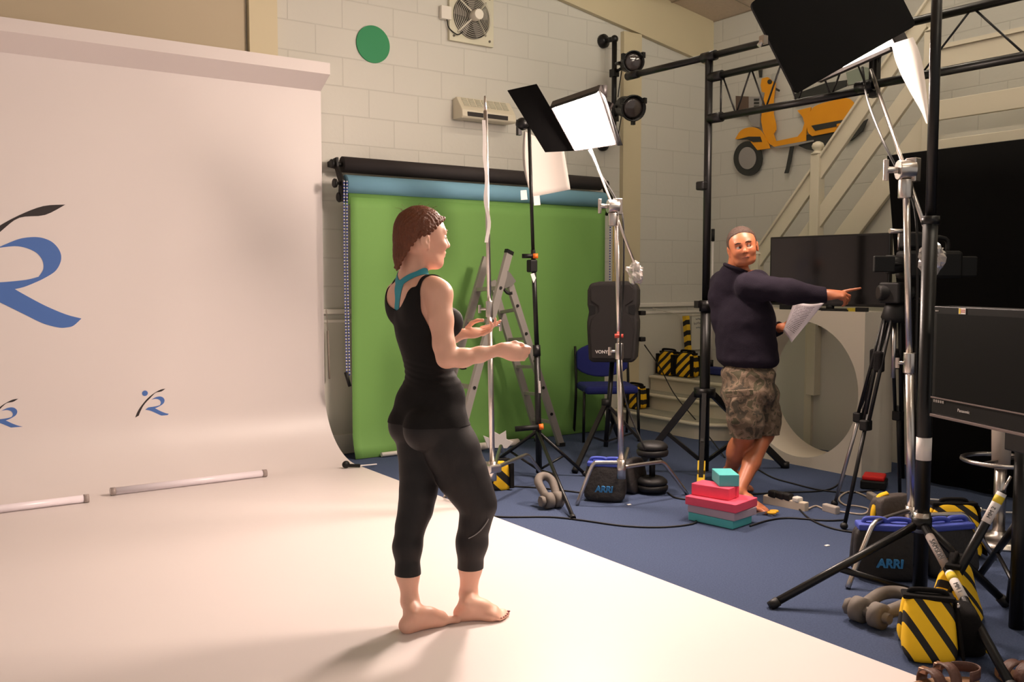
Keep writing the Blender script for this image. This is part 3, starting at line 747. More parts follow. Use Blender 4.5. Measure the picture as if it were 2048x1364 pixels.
M().tube(V((bs.x, bs.y, .12)), spk_pt(-.02, -.31, -.16), .0185).build('pole', BLK, st)
M().tube(hubs - V((0, 0, .03)), hubs + V((0, 0, .03)), .035).build('hub', BLKP, st)
for (px, py) in ((1149, 944), (1322, 925), (1240, 880)):
    tip = G(px, py, .012); M().bar(hubs, tip, .035, .02).build('leg', BLK, st)
    M().bar(hubs + (tip - hubs) * .5, V((bs.x, bs.y, .16)), .022, .012).build('brace', BLK, st)
    M().tube(tip + (hubs - tip).normalized() * .05, tip, .024).build('rubber_foot', RUB, st)

# ================================================================== BLUE CHAIR
ch = thing('stacking_chair', 'blue upholstered stacking chair behind the loudspeaker', 'chair', G(1215, 868))
cbl = mat('chair_blue', (30, 38, 110), .9, bump=.3, bump_s=300)
cc = G(1213, 876, 0); cx_ = (RT * .9 + FW * .1); cx_.z = 0; cx_.normalize(); cf = V((0, 0, 1)).cross(cx_)
if cf.dot(FW) > 0: cf = -cf
def cp_(x, y, z): return cc + cx_ * x + cf * y + V((0, 0, z))
Rm = Matrix((cx_, cf, V((0, 0, 1)))).transposed()
m_ = M(); m_.box(cp_(0, 0, .45), (.47, .44, .07), Rm); m_.build('seat', cbl, ch, bevel=.03, seg=3)
m_ = M(); bp_ = []
for i in range(24):
    a = 2 * math.pi * i / 24; bp_.append(cp_(.235 * max(-1, min(1, math.cos(a) * 1.15)), -.24, .68 + .155 * math.sin(a) * (1.0)))
m_.prism(bp_, cf * .05); m_.build('backrest', cbl, ch, bevel=.015)
for s in (-1, 1):
    M().tube(cp_(s * .245, .2, 0), cp_(s * .235, .17, .44), .0125).build('leg', BLK, ch)
    M().sweep([cp_(s * .245, -.27, 0), cp_(s * .24, -.2, .42), cp_(s * .24, -.255, .80)], .0125, sub=5, n=10).build('leg', BLK, ch)
# ================================================================== STAIRCASE
sc_t = thing('staircase', 'cream painted staircase with boarded balustrade rising along the right wall', 'staircase', (6.6, 6.2, 0))
def step_poly(x0, y0, r):
    pts = [(x0, YB - .035)]
    for i in range(9):
        a = math.pi + math.pi / 2 * i / 8; pts.append((x0 + r + r * math.cos(a), y0 + r + r * math.sin(a)))
    pts += [(XR - .01, y0), (XR - .01, YB - .035)]
    return pts
stm = mat('step_tread_grey', (150, 148, 132), .7, noise_s=20, noise_a=.1)
for i, (x0, y0, z0, z1) in enumerate(((5.93, 5.5, 0, .15), (6.22, 5.55, .15, .30), (6.42, 5.6, .30, .45))):
    m_ = M(); m_.prism([(x + .02, y + .02 if y < 6.5 else y, z0) for x, y in step_poly(x0, y0, .35)], (0, 0, z1 - z0 - .03)); r_ = m_.build('riser', CREAM, sc_t)
    m_ = M(); m_.prism([(x, y, z1 - .03) for x, y in step_poly(x0 - .01, y0 - .01, .36)], (0, 0, .028)); m_.build('nosing', CREAM, r_, bevel=.012, seg=3)
    m_ = M(); m_.prism([(x + .05, y + .05 if y < 6.5 else y, z1 - .002) for x, y in step_poly(x0, y0, .35)], (0, 0, .004)); m_.build('tread_cover', stm, r_)
# under-stair panelling
XS = 6.45
ny = WX(1642, 305, XS); ty = WX(1872, 60, XS)
slope = 1.14
def rail_z(y): return ny.z - .10 + (ny.y - y) * slope
pan = [(XS, 5.55, .45), (XS, 5.55, max(.5, rail_z(5.55) - 1.0)), (XS, ty.y, rail_z(ty.y) - 1.0), (XS, 1.5, rail_z(ty.y) - 1.0), (XS, 1.5, 0), (XS, 5.48, 0), (XS, 5.48, .45)]
m_ = M(); m_.prism(pan, (.04, 0, 0)); m_.build('side_panel', mw_s, sc_t)
m_ = M(); m_.span((XS - .03, 4.93, 0), (XS, 5.0, 1.16)); m_.build('panel_batten', CREAM, sc_t)
m_ = M(); m_.span((XS - .035, 1.6, 1.10), (XS, 4.93, 1.15)); m_.build('panel_rail', CREAM, sc_t)
m_ = M(); m_.box((XS - .03, 4.86, 1.03), (.03, .10, .03)); m_.build('cupboard_latch', mat('latch_brass', (110, 96, 62), .4, .6), sc_t)
def newel(y, zb, zt, s=.085):
    m_ = M(); m_.span((XS - s / 2 - .04, y - s / 2, zb), (XS + s / 2 - .04, y + s / 2, zt)); o = m_.build('newel_post', CREAM, sc_t, bevel=.006)
    m_ = M(); m_.lathe((XS - .04, y, zt), (0, 0, 1), [(.052, 0), (.055, .012), (.035, .022), (.03, .035), (.045, .05), (.05, .07), (.04, .092), (.015, .106), (.001, .108)], n=20); m_.build('newel_cap', CREAM, o)
newel(ny.y, .45, ny.z - .02); newel(ty.y, 1.4, ty.z - .02); newel(5.52, .45, 1.62)
def slant(ya, yb, o1, o2, nm, th=.035, xo=-.055):
    m_ = M(); m_.prism([(XS + xo, ya, rail_z(ya) + o1), (XS + xo, ya, rail_z(ya) + o2), (XS + xo, yb, rail_z(yb) + o2), (XS + xo, yb, rail_z(yb) + o1)], (th, 0, 0)); m_.build(nm, CREAM, sc_t, bevel=.004)
slant(5.5, ty.y, -.17, 0, 'balustrade_board'); slant(5.5, ty.y, .0, .03, 'handrail', .075, -.075)
slant(5.5, ty.y, -.56, -.38, 'balustrade_board'); slant(5.5, ty.y, -1.05, -.78, 'stair_string')
zt_ = ty.z
for (z0, z1, nm) in ((zt_ - .32, zt_ - .16, 'balustrade_board'), (zt_ - .66, zt_ - .52, 'balustrade_board'), (zt_ - .98, zt_ - .80, 'balustrade_board')):
    m_ = M(); m_.span((XS - .055, 1.2, z0), (XS - .02, ty.y - .04, z1)); m_.build(nm, CREAM, sc_t, bevel=.004)
m_ = M(); m_.span((XS - .075, 1.2, zt_ - .16), (XS, ty.y - .04, zt_ - .13)); m_.build('handrail', CREAM, sc_t)
m_ = M(); m_.span((XS - .06, 1.2, zt_ - 1.12), (XR - .01, ty.y, zt_ - 1.02)); m_.build('gallery_edge', mat('gallery_edge_tan', (186, 168, 130), .6), sc_t)

# ================================================================== SCOOTER CUTOUT ON THE RIGHT WALL
YSW = XR - .03
def S(cx, cy, d=0.0): return WX(1440 + cx / 5.93, 130 + cy / 5.93, YSW - d)
sco = thing('scooter_wall_art', 'yellow painted cutout of a motor scooter mounted high on the right wall', 'wall art', S(900, 800))
oy = mat('scooter_orange', (236, 158, 18), .5, noise_s=4, noise_a=.08); dk = mat('scooter_dark', (44, 46, 44), .6); gy = mat('scooter_grey', (150, 146, 142), .5); bw = mat('scooter_brown', (96, 78, 66), .7); lg = mat('scooter_light_grey', (176, 176, 168), .5)
def cut(nm, pts, m2, d=0.0, th=.012, smooth=False, keep=()):
    if smooth: pts = smooth_poly(pts, set(keep))
    mm = M(); mm.prism([S(x, y, d) for x, y in pts], (-th, 0, 0)); return mm.build(nm, m2, sco)
def circ(cx, cy, rx, ry, n=32): return [(cx + rx * math.cos(2 * math.pi * i / n), cy + ry * math.sin(2 * math.pi * i / n)) for i in range(n)]
cut('rear_engine', [(1030, 830), (1560, 760), (1760, 640), (1700, 780), (1560, 900), (1330, 960), (1290, 1080), (1200, 980), (1130, 1020), (1030, 1000), (940, 960)], dk, .0)
cut('front_wheel', circ(340, 1110, 170, 205), dk, .002)
cut('wheel_hub', circ(328, 1105, 102, 132), gy, .016, .006)
cut('leg_shield', [(505, 160), (570, 145), (665, 215), (650, 330), (640, 420), (640, 580), (668, 700), (672, 770), (640, 820), (670, 905), (930, 850), (985, 780), (1010, 690), (990, 620), (925, 540), (1090, 500), (1060, 640), (1030, 800), (1030, 900), (870, 930), (650, 970), (590, 930), (520, 790), (495, 650), (520, 450), (540, 330), (505, 320), (490, 240)], oy, .006)
cut('body_panel', [(1040, 700), (1060, 590), (1130, 490), (1330, 425), (1540, 400), (1670, 575), (1700, 640), (1560, 755), (1100, 845), (1050, 800)], oy, .018, .008, True, (5, 6, 7, 8))
cut('panel_stripe', [(1085, 720), (1570, 630), (1570, 690), (1130, 780)], dk, .028, .004)
cut('name_plate', [(1385, 700), (1555, 660), (1555, 690), (1385, 730)], oy, .033, .003)
cut('tail_lamp', [(1580, 610), (1660, 600), (1640, 660), (1600, 685)], mat('tail_red', (150, 84, 58), .4), .028, .006)
cut('front_mudguard', [(185, 880), (250, 780), (340, 742), (430, 745), (500, 790), (560, 890), (600, 990), (450, 1010), (380, 925), (340, 890)], oy, .018, .008, True, (0, 6, 7))
cut('mudguard_band', [(185, 890), (340, 850), (480, 850), (500, 910), (395, 915), (330, 885)], dk, .028, .004)
cut('floor_strip', [(650, 972), (860, 930), (1110, 890), (1118, 905), (860, 965), (700, 985)], gy, .02, .006)
cut('seat', [(890, 345), (1000, 310), (1260, 215), (1510, 180), (1500, 260), (1400, 330), (1200, 400), (890, 470)], dk, .01)
cut('seat_trim', [(1200, 385), (1520, 250), (1760, 200), (1770, 230), (1520, 300), (1200, 410)], lg, .022, .005)
cut('rear_rack', [(1500, 90), (1700, 20), (1790, 40), (1790, 190), (1530, 240)], mat('rack_green_grey', (136, 146, 132), .6), .004, .008)
cut('handlebar', [(455, -10), (490, -20), (505, 60), (500, 150), (475, 150)], dk, .008)
cut('mirror', circ(635, 150, 25, 50, 16), lg, .012, .006)
cut('headlamp_grip', circ(592, 200, 26, 28, 14), dk, .02, .006)
cut('grip', [(665, 270), (712, 295), (705, 318), (665, 300)], dk, .02, .006)
cut('front_case', [(195, 368), (350, 375), (350, 610), (200, 610)], bw, .0)
cut('grille_panel', [(350, 375), (470, 380), (540, 330), (500, 470), (480, 620), (480, 740), (400, 730), (350, 640)], gy, .003)
for k in range(4): cut('grille_slot', [(405, 400 + k * 40), (465, 398 + k * 40), (463, 425 + k * 40), (403, 427 + k * 40)], dk, .016, .003)
cut('side_stand', [(840, 965), (880, 965), (850, 1140), (815, 1285), (770, 1285), (790, 1225)], dk, .008)

# ================================================================== TRUSS ON WINCH STANDS
DP = 6.55
pb_ = G(1407, 958); post = thing('winch_stand', 'heavy black tripod stand at left end of the truss, beside the man', 'stand', (pb_.x, pb_.y, 0), 'black truss stands')
def pz(y): return V((pb_.x, pb_.y, HC + (HY - y) * (pb_ - EYE).dot(FW) / F_PX))
M().tube(pz(940), pz(600), .036, n=20).build('lower_tube', BLK, post)
M().tube(pz(600), pz(128), .027, n=20).build('upper_tube', BLK, post)
m_ = M(); m_.tube(pz(622), pz(600), .045, n=20); m_.build('collar', BLK, post)
m_ = M(); m_.box(pz(608) - RT * .05, (.05, .04, .05)); m_.build('lock_lever', BLK, post)
m_ = M(); m_.box(pz(376) - RT * .03, (.08, .07, .06)); m_.build('height_clamp', BLK, post, bevel=.01)
hub = pz(785); M().tube(pz(792), pz(774), .075, n=24).build('hub', BLK, post)
for (px, py) in ((1273, 938), (1570, 932), (1401, 980)):
    tip = G(px, py, .015); dd = (tip - hub); dd.z = 0; dd.normalize()
    M().bar(hub + dd * .06, tip, .03, .045).build('leg', BLK, post)
    M().bar(hub + dd * .06 + (tip - hub) * .48, pz(925), .018, .025).build('brace', BLK, post)
    M().tube(tip + V((0, 0, .03)), tip - V((0, 0, .013)), .032).build('rubber_foot', RUB, post)
tip = G(1401, 980, .015); d_ = (hub - tip).normalized()
for k, (a, b) in enumerate(((.03, .10), (.13, .20))): M().bar(tip + d_ * a, tip + d_ * b, .050, .056).build('hazard_tape', mat('tape_yellow', (255, 214, 10), .5), post)
dirT = V((A(2048, 20, 4.7).x - pb_.x, A(2048, 20, 4.7).y - pb_.y, 0)).normalized()
zu_, zl_ = pz(168).z, pz(247).z
def truss(lab, s0, s1, zu_, zl_, off, n):
    t = thing('truss_beam', lab, 'truss', V((pb_.x, pb_.y, zl_)) + dirT * s0, 'black truss beams')
    side = V((dirT.y, -dirT.x, 0)) * off
    P = lambda s, z: V((pb_.x, pb_.y, z)) + dirT * s + side
    M().tube(P(s0, zu_), P(s1, zu_), .024).build('upper_chord', BLK, t); M().tube(P(s0, zl_), P(s1, zl_), .024).build('lower_chord', BLK, t)
    st = (s1 - s0) / n
    for k in range(n):
        a = s0 + .06 + k * st
        M().tube(P(a, zu_ if k % 2 == 0 else zl_), P(a + st, zl_ if k % 2 == 0 else zu_), .006, n=8).build('lattice_rod', BLK, t)
    M().tube(P(s0 + .05, zu_), P(s0 + .05, zl_), .006, n=8).build('end_rod', BLK, t)
    M().bar(P(s1 - .02, zu_ + .03), P(s1 - .02, zl_ - .05), .05, .04).build('end_plate', BLK, t)
    for z in (zu_, zl_):
        m_ = M(); m_.tube(P(s0 - .05, z), P(s0 + .06, z), .034); m_.build('coupler', BLK, t)
    return P
sj = (A(1787, 120, 5.45) - V((pb_.x, pb_.y, 0))); sj.z = 0; sj = sj.dot(dirT)
truss('black lattice truss running from left stand to behind the top right lamp', .06, sj, zu_, zl_, 0, 10)
truss('black lattice truss at right, running off the top right photo corner', sj - .05, sj + 2.2, zu_ + .035, zl_ + .012, .05, 8)
m_ = M(); ea = A(1258, 151, 7.0); ez = pz(127); m_.tube(V((ea.x, ea.y, ez.z)), ez - dirT * .03, .024); m_.tube(ez + dirT * .03, ez + dirT * .9, .024); m_.tube(ez - dirT * .06, ez + dirT * .06, .034); m_.tube(V((ea.x, ea.y, ez.z)) - dirT * .02, V((ea.x, ea.y, ez.z)) + dirT * .1, .03)
tag(m_.build('cross_tube', BLK), 'black scaffold tube across the top of the truss stand', 'tube')

# ================================================================== WHITE CUBE, SCREEN, CLUTTER
X0, Y0, Y1, ZT = 5.75, 3.975, 5.09, 1.175
cub = thing('display_cube', 'large white hollow display cube with a round hole through it', 'plinth', (6.0, 4.5, 0))
cm = mat('cube_white_paint', (230, 220, 202), .5, noise_s=2, noise_a=.03)
def holed(x, flip):
    cy, cz, r = 4.53, .58, .515; n = 64; ring = []; sq = []
    for i in range(n):
        a = 2 * math.pi * i / n; ring.append(V((x, cy + r * math.cos(a), cz + r * math.sin(a))))
        ca_, sa_ = math.cos(a), math.sin(a); kx = ((Y1 - cy) if ca_ > 0 else (cy - Y0)) / max(1e-6, abs(ca_)); kz = ((ZT - cz) if sa_ > 0 else cz) / max(1e-6, abs(sa_)); k = min(kx, kz)
        sq.append(V((x, cy + ca_ * k, cz + sa_ * k)))
    return ring, sq
XT = .36
r1, q1 = holed(X0, 0); r2, q2 = holed(X0 + XT, 1); n = 64
# square corners
for q, x in ((q1, X0), (q2, X0 + XT)):
    for (yy, zz) in ((Y0, 0), (Y1, 0), (Y0, ZT), (Y1, ZT)):
        i = min(range(n), key=lambda i: (q[i].y - yy) ** 2 + (q[i].z - zz) ** 2); q[i] = V((x, yy, zz))
vs = r1 + q1 + r2 + q2; fs = []
for i in range(n):
    j = (i + 1) % n; fs += [(i, n + i, n + j, j), (2 * n + i, 2 * n + j, 3 * n + j, 3 * n + i), (n + i, 3 * n + i, 3 * n + j, n + j)]
m_ = M(); m_.add(vs, fs); m_.add(r1 + r2, [(i, (i + 1) % n, n + (i + 1) % n, n + i) for i in range(n)], True); m_.build('cube_body', cm, cub)
tv = thing('television', 'large black flat television standing on the white display cube', 'television', (5.93, 4.4, ZT), 'screens')
ta, tb = WX(1548, 480, 5.9), WX(1770, 467, 5.9); tc_ = WX(1553, 613, 5.9)
z0, z1 = 1.205, 1.735
tyc = (ta.y + tb.y) / 2; tR = Matrix.Rotation(math.radians(7), 3, 'Z'); tw = ta.y - tb.y
m_ = M(); m_.box((5.93, tyc, (z0 + z1) / 2), (.045, tw, z1 - z0), tR); m_.build('bezel', mat('tv_bezel', (16, 14, 14), .3), tv, bevel=.006)
m_ = M(); m_.box(V((5.93, tyc, (z0 + z1) / 2 + .003)) + tR @ V((-.0235, 0, 0)), (.004, tw - .028, z1 - z0 - .034), tR); m_.build('screen', mat('tv_screen', (12, 9, 9), .1, spec=.6), tv)
m_ = M(); m_.prism([(5.83, 4.55, ZT), (5.83, 4.25, ZT), (6.02, 4.2, ZT), (6.02, 4.6, ZT)], (0, 0, .012)); m_.tube((5.93, 4.4, ZT), (5.93, 4.4, z0 + .01), .03); m_.build('stand_foot', BLKP, tv)
def smallbox(nm, lab, cat, px, py, z, size, m2, rot=0.3):
    p = WX(px, py, 5.8); p.z = z; mm = M(); mm.box(p + V((0, 0, size[2] / 2)), size, Matrix.Rotation(rot, 3, 'Z')); return tag(mm.build(nm, m2, bevel=.003), lab, cat)
smallbox('headphones_case', 'small black case on the cube just left of the paper sheet', 'case', 1573, 612, ZT, (.06, .09, .035), BLKP)
smallbox('clipboard', 'dark flat clipboard lying on the cube below the pointing hand', 'clipboard', 1675, 618, ZT, (.09, .22, .014), BLKP, .1)
smallbox('yellow_case', 'small yellow case lying on the cube beneath the television', 'case', 1706, 617, ZT, (.05, .07, .025), mat('case_yellow', (190, 170, 50), .6))
smallbox('black_case', 'black box on right end of the cube below the television', 'case', 1724, 617, ZT, (.05, .08, .03), BLKP)

# ================================================================== BLACK DRAPE
dra = thing('black_drape', 'tall black cloth flat standing behind the camera and monitor', 'drape', (5.98, 3.0, 0))
blm = mat('black_velvet', (9, 8, 8), .95, spec=.1)
def drf(u, v_):
    ya = 3.955 - (1 - v_) * .25; y = ya + (0.8 - ya) * u
    return V((5.93 + .012 * math.sin(u * 60) * (1 - v_) ** 1.0 + .004 * math.sin(u * 23), y, .02 + (2.27 - .02) * v_))
m_ = M(); m_.grid(drf, 80, 10); m_.build('cloth', blm, dra, solid=.006)
m_ = M(); m_.tube((5.96, 3.96, 2.262), (5.96, .8, 2.262), .016); m_.build('top_rail', BLK, dra)
m_ = M(); m_.tube((5.98, 3.80, 0), (5.98, 3.9, 2.26), .014); m_.build('upright', BLK, dra)

# ================================================================== THINGS ON THE LANDING AND STEPS
def hz_bag(c, ux, size, lab, grp, seed, handle=True, name='sandbag', per=.075, dirn=None, sag=.3):
    """two-lobed filled bag: striped pillow body, black webbing edge, handle"""
    c = V(c); ux = V(ux).normalized(); uz = V((0, 0, 1)); uy = uz.cross(ux).normalized()
    t = thing(name, lab, 'sandbag', c, grp); w_, d_, h_ = size
    dvec = dirn if dirn else (ux * .7 + uz * .75)
    sm = stripe_mat('hazard_stripe_%d' % seed, (238, 188, 20), (20, 17, 17), dvec, per, .55)
    for s in (-1, 1):
        mm = M()
        def f(u, v_, s=s):
            th = u * 2 * math.pi; ph = (v_ - .5) * math.pi
            ex = lambda a: math.copysign(abs(a) ** .42, a)
            x = ex(math.cos(ph)) * ex(math.cos(th)) * w_ / 2; y = ex(math.cos(ph)) * ex(math.sin(th)) * d_ / 4; z = ex(math.sin(ph)) * h_ / 2
            k = 1 - .35 * max(0, z / h_ + .1) * sag / .3 * 1.2
            y = y * k + s * d_ / 4 * (1 - .5 * (z / h_ + .5)); wob = .012 * noise.noise(V((x * 9 + seed, z * 9, s)))
            return c + ux * (x * (1 - .1 * (z / h_))) + uy * (y + wob * 1.0) + uz * (z + h_ / 2)
        mm.grid(f, 28, 16); o = mm.build('bag_half', sm, t)
        ed = M(); pts = [c + ux * (a * w_ / 2 * .98) + uy * (s * d_ * .36) + uz * b for a, b in ((-1, .015), (-.97, h_ * .9), (.97, h_ * .9), (1, .015))]
        for q in (0, 2): 
            e2 = M(); e2.bar(pts[q], pts[q + 1], .022, .03); e2.build('webbing_edge', BLKF, o)
    mm = M(); mm.box(c + uz * (h_ * .97), (w_ * .95, .06, .02), Matrix((ux, uy, uz)).transposed()); mm.build('top_web', BLKF, t)
    if handle:
        mm = M(); mm.sweep([c + ux * -.09 + uz * h_, c + ux * -.07 + uz * (h_ + .018), c + ux * .07 + uz * (h_ + .02), c + ux * .09 + uz * h_], .012, sub=5, n=6); mm.build('handle', BLKF, t)
    return t
LY = V((0, 1, 0))
p = G(1337, 748, .455); q = G(1378, 748, .455)
hz_bag(V((6.55, 6.74, .455)), (0, 1, 0), (.22, .15, .235), 'yellow striped sandbag on the landing, left of the pair', 'hazard striped sandbags', 11)
hz_bag(V((6.57, 6.50, .455)), (0, 1, 0), (.22, .15, .235), 'yellow striped sandbag on the landing, right of the pair', 'hazard striped sandbags', 12)
p = G(1283, 826, .15)
hz_bag(V((6.12, 6.74, .155)), (0, 1, 0), (.2, .16, .22), 'yellow striped sandbag on the lowest step beside the blue chair', 'hazard striped sandbags', 13)
pl_ = WX(1380, 696, 6.86); pl2 = WX(1376, 632, 6.86)
t = thing('striped_post', 'short black and yellow striped post standing behind landing sandbags', 'post', (6.86, pl_.y, .455))
M().bar(V((6.86, pl_.y, .455)), V((6.86, pl2.y + .03, pl2.z)), .05, .05).build('post', stripe_mat('post_stripe', (220, 180, 40), (20, 18, 18), (0, .5, 1), .10, .55), t)
sg = WY(1394, 632, YB - .035)
t = thing('paper_notice', 'white paper notice hanging from a cord behind the landing', 'sign', (sg.x, YB - .035, sg.z - .3))
m_ = M(); m_.prism([(sg.x - .08, YB - .035, sg.z + .02), (sg.x + .12, YB - .035, sg.z + .02), (sg.x + .12, YB - .035, sg.z - .35), (sg.x - .08, YB - .035, sg.z - .35)], (0, -.002, 0)); m_.build('sheet', mat('notice_paper', (214, 210, 196), .7), t)
for k, (wd_, h_) in enumerate(((.08, .018), (.13, .03), (.07, .014))):
    m_ = M(); zq = sg.z - .03 - k * .045; xq = sg.x + .02
    m_.sweep([V((xq - wd_ / 2 + wd_ * q / 12, YB - .0385, zq + h_ * .5 * (-1) ** q * (.6 + .4 * math.sin(q * 2.3)))) for q in range(13)], .0022, n=5)
    m_.build('handwritten_line', mat('notice_ink', (110, 112, 120), .8), t)
t = M(); t.sweep([V((6.45, YB - .045, 1.12)), V((6.75, YB - .045, 1.06)), V((7.02, YB - .045, 1.035)), V((7.22, YB - .045, 1.05))], .004, sub=6, n=5); tag(t.build('barrier_cord', mat('cord_white', (206, 200, 186), .7)), 'thin pale cord strung across the wall above the landing', 'cord')
t = thing('broom', 'upright broom with white pole and blue head on landing left of the man', 'broom', (6.95, WX(1420, 745, 6.95).y, .455))
yb_ = WX(1424, 600, 6.95).y; zt2 = WX(1424, 458, 6.95).z
M().tube((6.95, yb_, .56), (6.95, yb_, zt2 - .1), .009).build('pole', TAPEW, t)
M().tube((6.95, yb_, zt2 - .12), (6.95, yb_, zt2), .018).build('grip', RUB, t); M().tube((6.95, yb_, zt2 - .64), (6.95, yb_, zt2 - .57), .014).build('joint', RUB, t); M().tube((6.95, yb_, .53), (6.95, yb_, .60), .022).build('socket', RUB, t)
m_ = M(); m_.box((6.95, yb_ - .02, .495), (.10, .34, .075)); m_.build('broom_head', mat('broom_blue', (40, 52, 120), .8, bump=.5, bump_s=200), t, bevel=.015)
# ================================================================== RIGHT FOREGROUND
# silver stand carrying lamp B
b3 = G(1824, 1030, .26); b3 = A(1824, 1030, 4.6); b3.z = .26
s3_ = c_stand('silver stand at right holding the top right lamp, beside tall black pole', b3, A(1812, 352, 4.6), [G(1695, 1178), G(1990, 1120), G(1830, 1010)], rad=.0215)
clamp_head(s3_, A(1812, 340, 4.58), -RT * -1, 1.15)
M().tube(A(1742, 140, 5.30), A(1862, 490, 4.42), .0105).build('boom_arm', CHR, s3_)
M().sweep([A(1725, 135, 5.4), A(1735, 200, 5.15), A(1765, 280, 4.8), A(1800, 350, 4.66), A(1830, 420, 4.6), A(1835, 560, 4.58), A(1832, 760, 4.6), A(1842, 980, 4.6)], .007, sub=6).build('lamp_cable', RUB, s3_)
crumple('plastic_bag', A(1862, 515, 4.5), (.055, .055, .075), 'crumpled clear plastic bag against the black drape at right', 7.7)
# tall black pole with tripod base
pq = G(1839, 1197); Dq = (pq - EYE).dot(FW)
pol = thing('winch_stand', 'tallest black pole at right with three legs, crossing whole photo height', 'stand', pq, 'black truss stands')
PZ = lambda y: V((pq.x, pq.y, HC + (HY - y) * Dq / F_PX))
M().tube(PZ(1190), PZ(440), .031, n=20).build('lower_tube', BLK, pol)
M().tube(PZ(440), PZ(0) + V((0, 0, .35)), .022, n=20).build('upper_tube', BLK, pol)
m_ = M(); m_.tube(PZ(452), PZ(436), .037, n=20); m_.build('collar', BLK, pol)
m_ = M(); m_.tube(PZ(660), PZ(660) + RT * .07, .015); m_.build('lock_knob', CHR, pol)
m_ = M(); m_.tube(PZ(778), PZ(776) + RT * .06, .008); m_.build('lock_knob', CHR, pol)
M().tube(PZ(870), PZ(915), .0318, n=20).build('white_label', TAPEW, pol)
hubq = PZ(1040)
M().tube(PZ(1052), PZ(1030), .042, n=20).build('hub', BLK, pol)
M().tube(PZ(1060), PZ(1020), .036, n=20).build('hub_band', CHR, pol)
legs = [G(1540, 1211, .012), G(2030, 1385, .012), G(2014, 1208, .012)]
for i, tip in enumerate(legs):
    M().tube(hubq, tip, .0175, n=12).build('leg', BLK, pol)
    if i == 0: M().tube(hubq + (tip - hubq) * .56, PZ(1185), .0145, n=12).build('brace', BLK, pol)
    M().tube(tip + (hubq - tip).normalized() * .04, tip - V((0, 0, .005)), .021, n=12).build('rubber_foot', RUB, pol)
tip = legs[1]; dd = tip - hubq
for (a, b, nm, m2) in ((.11, .33, 'grey_sleeve', mat('grey_sleeve', (150, 138, 132), .6)), (.36, .52, 'white_label', TAPEW)):
    M().tube(hubq + dd * a, hubq + dd * b, .0185, n=14).build(nm, m2, pol)
M().tube(hubq + dd * .37, hubq + dd * .41, .0189, n=14).build('yellow_label', mat('label_yellow', (232, 204, 50), .6), pol)
u_ = dd.normalized(); side = u_.cross(EYE - hubq).normalized(); outn = side.cross(u_)
if outn.dot(EYE - hubq) < 0: outn = -outn
text_mesh('sleeve_lettering', 'SAMSON', .034, hubq + dd * .22 + outn * .0192, u_, outn.cross(u_), mat('ink_black', (26, 24, 24), .6), pol)
text_mesh('label_lettering', 'MM 1', .026, hubq + dd * .47 + outn * .0192, u_, outn.cross(u_), mat('ink_black', (26, 24, 24), .6), pol)

# leaning spigot pole
pa, pb2 = A(2022, 953, 3.75), G(1862, 1246, .014)
lp_ = thing('spigot_pole', 'short black pole with silver spigot leaning at right, white label at its top', 'pole', pb2)
d_ = (pa - pb2).normalized(); L = (pa - pb2).length
M().tube(pb2, pb2 + d_ * (L - .07), .0185, n=16).build('pole_tube', BLK, lp_)
M().tube(pb2 + d_ * (L - .08), pa, .0075, .006, n=12).build('spigot', CHR, lp_)
M().tube(pb2 + d_ * (L - .21), pb2 + d_ * (L - .075), .0192, n=16).build('white_label', TAPEW, lp_)
M().tube(pb2 + d_ * (L - .12), pb2 + d_ * (L - .09), .0195, n=16).build('yellow_label', mat('label_yellow', (232, 204, 50), .6), lp_)
sd = d_.cross(EYE - pa).normalized(); on = sd.cross(d_)
if on.dot(EYE - pa) < 0: on = -on
text_mesh('label_lettering', 'MM 2', .022, pb2 + d_ * (L - .165) + on * .0197, d_, on.cross(d_), mat('ink_black', (26, 24, 24), .6), lp_)
# thick dark stand at far right carrying the monitor
mt = thing('monitor_stand', 'black stand under the right hand monitor, mostly in shadow', 'stand', G(2040, 1210), 'black light stands')
mq = A(2036, 1180, 3.75); mq.z = 0
M().tube(mq + V((0, 0, .003)), mq + V((0, 0, .78)), .03, n=16).build('column', BLK, mt)
for (px, py) in ((1960, 1150), (2018, 1208), (2120, 1210)):
    tip = G(px, py, .012); M().tube(mq + V((0, 0, .45)), tip, .015, n=10).build('leg', BLK, mt); M().tube(mq + V((0, 0, .45)) + (tip - mq - V((0, 0, .45))) * .55, mq + V((0, 0, .15)), .009, n=8).build('brace', BLK, mt)
# monitor
Z1, Z0 = 1.292, .842
ml, mr = A(1866, 700, 3.9), A(2048, 700, 3.4)
mx = V((mr.x - ml.x, mr.y - ml.y, 0)).normalized(); mo = V((ml.x, ml.y, 0)); W_ = .76; mn = mx.cross(V((0, 0, 1)))
if mn.dot(EYE - mo) < 0: mn = -mn
mon = thing('monitor', 'black flat monitor at the right photo edge, yellow and white sticker on top', 'monitor', mo + mx * W_ / 2 + V((0, 0, Z0)), 'screens')
def MP(x, z, d=0): return mo + mx * x + V((0, 0, z)) + mn * d
def mbox(x0, x1, z0, z1, d0, d1, nm, m2, bev=.004):
    m_ = M(); m_.prism([MP(x0, z0, d0), MP(x1, z0, d0), MP(x1, z1, d0), MP(x0, z1, d0)], mn * (d1 - d0)); return m_.build(nm, m2, mon, bevel=bev)
mbz = mat('monitor_bezel', (12, 12, 11), .5, spec=.2)
mbox(0, W_, Z0, Z1, -.09, 0, 'casing', mbz)
mbox(.022, W_ - .022, Z0 + .075, Z1 - .03, 0, .002, 'screen', mat('monitor_screen', (8, 9, 8), .5, spec=.1), 0)
mbox(0, W_, Z0 + .066, Z0 + .072, 0, .006, 'trim_line', mat('monitor_trim', (120, 108, 104), .3, .6), .001)
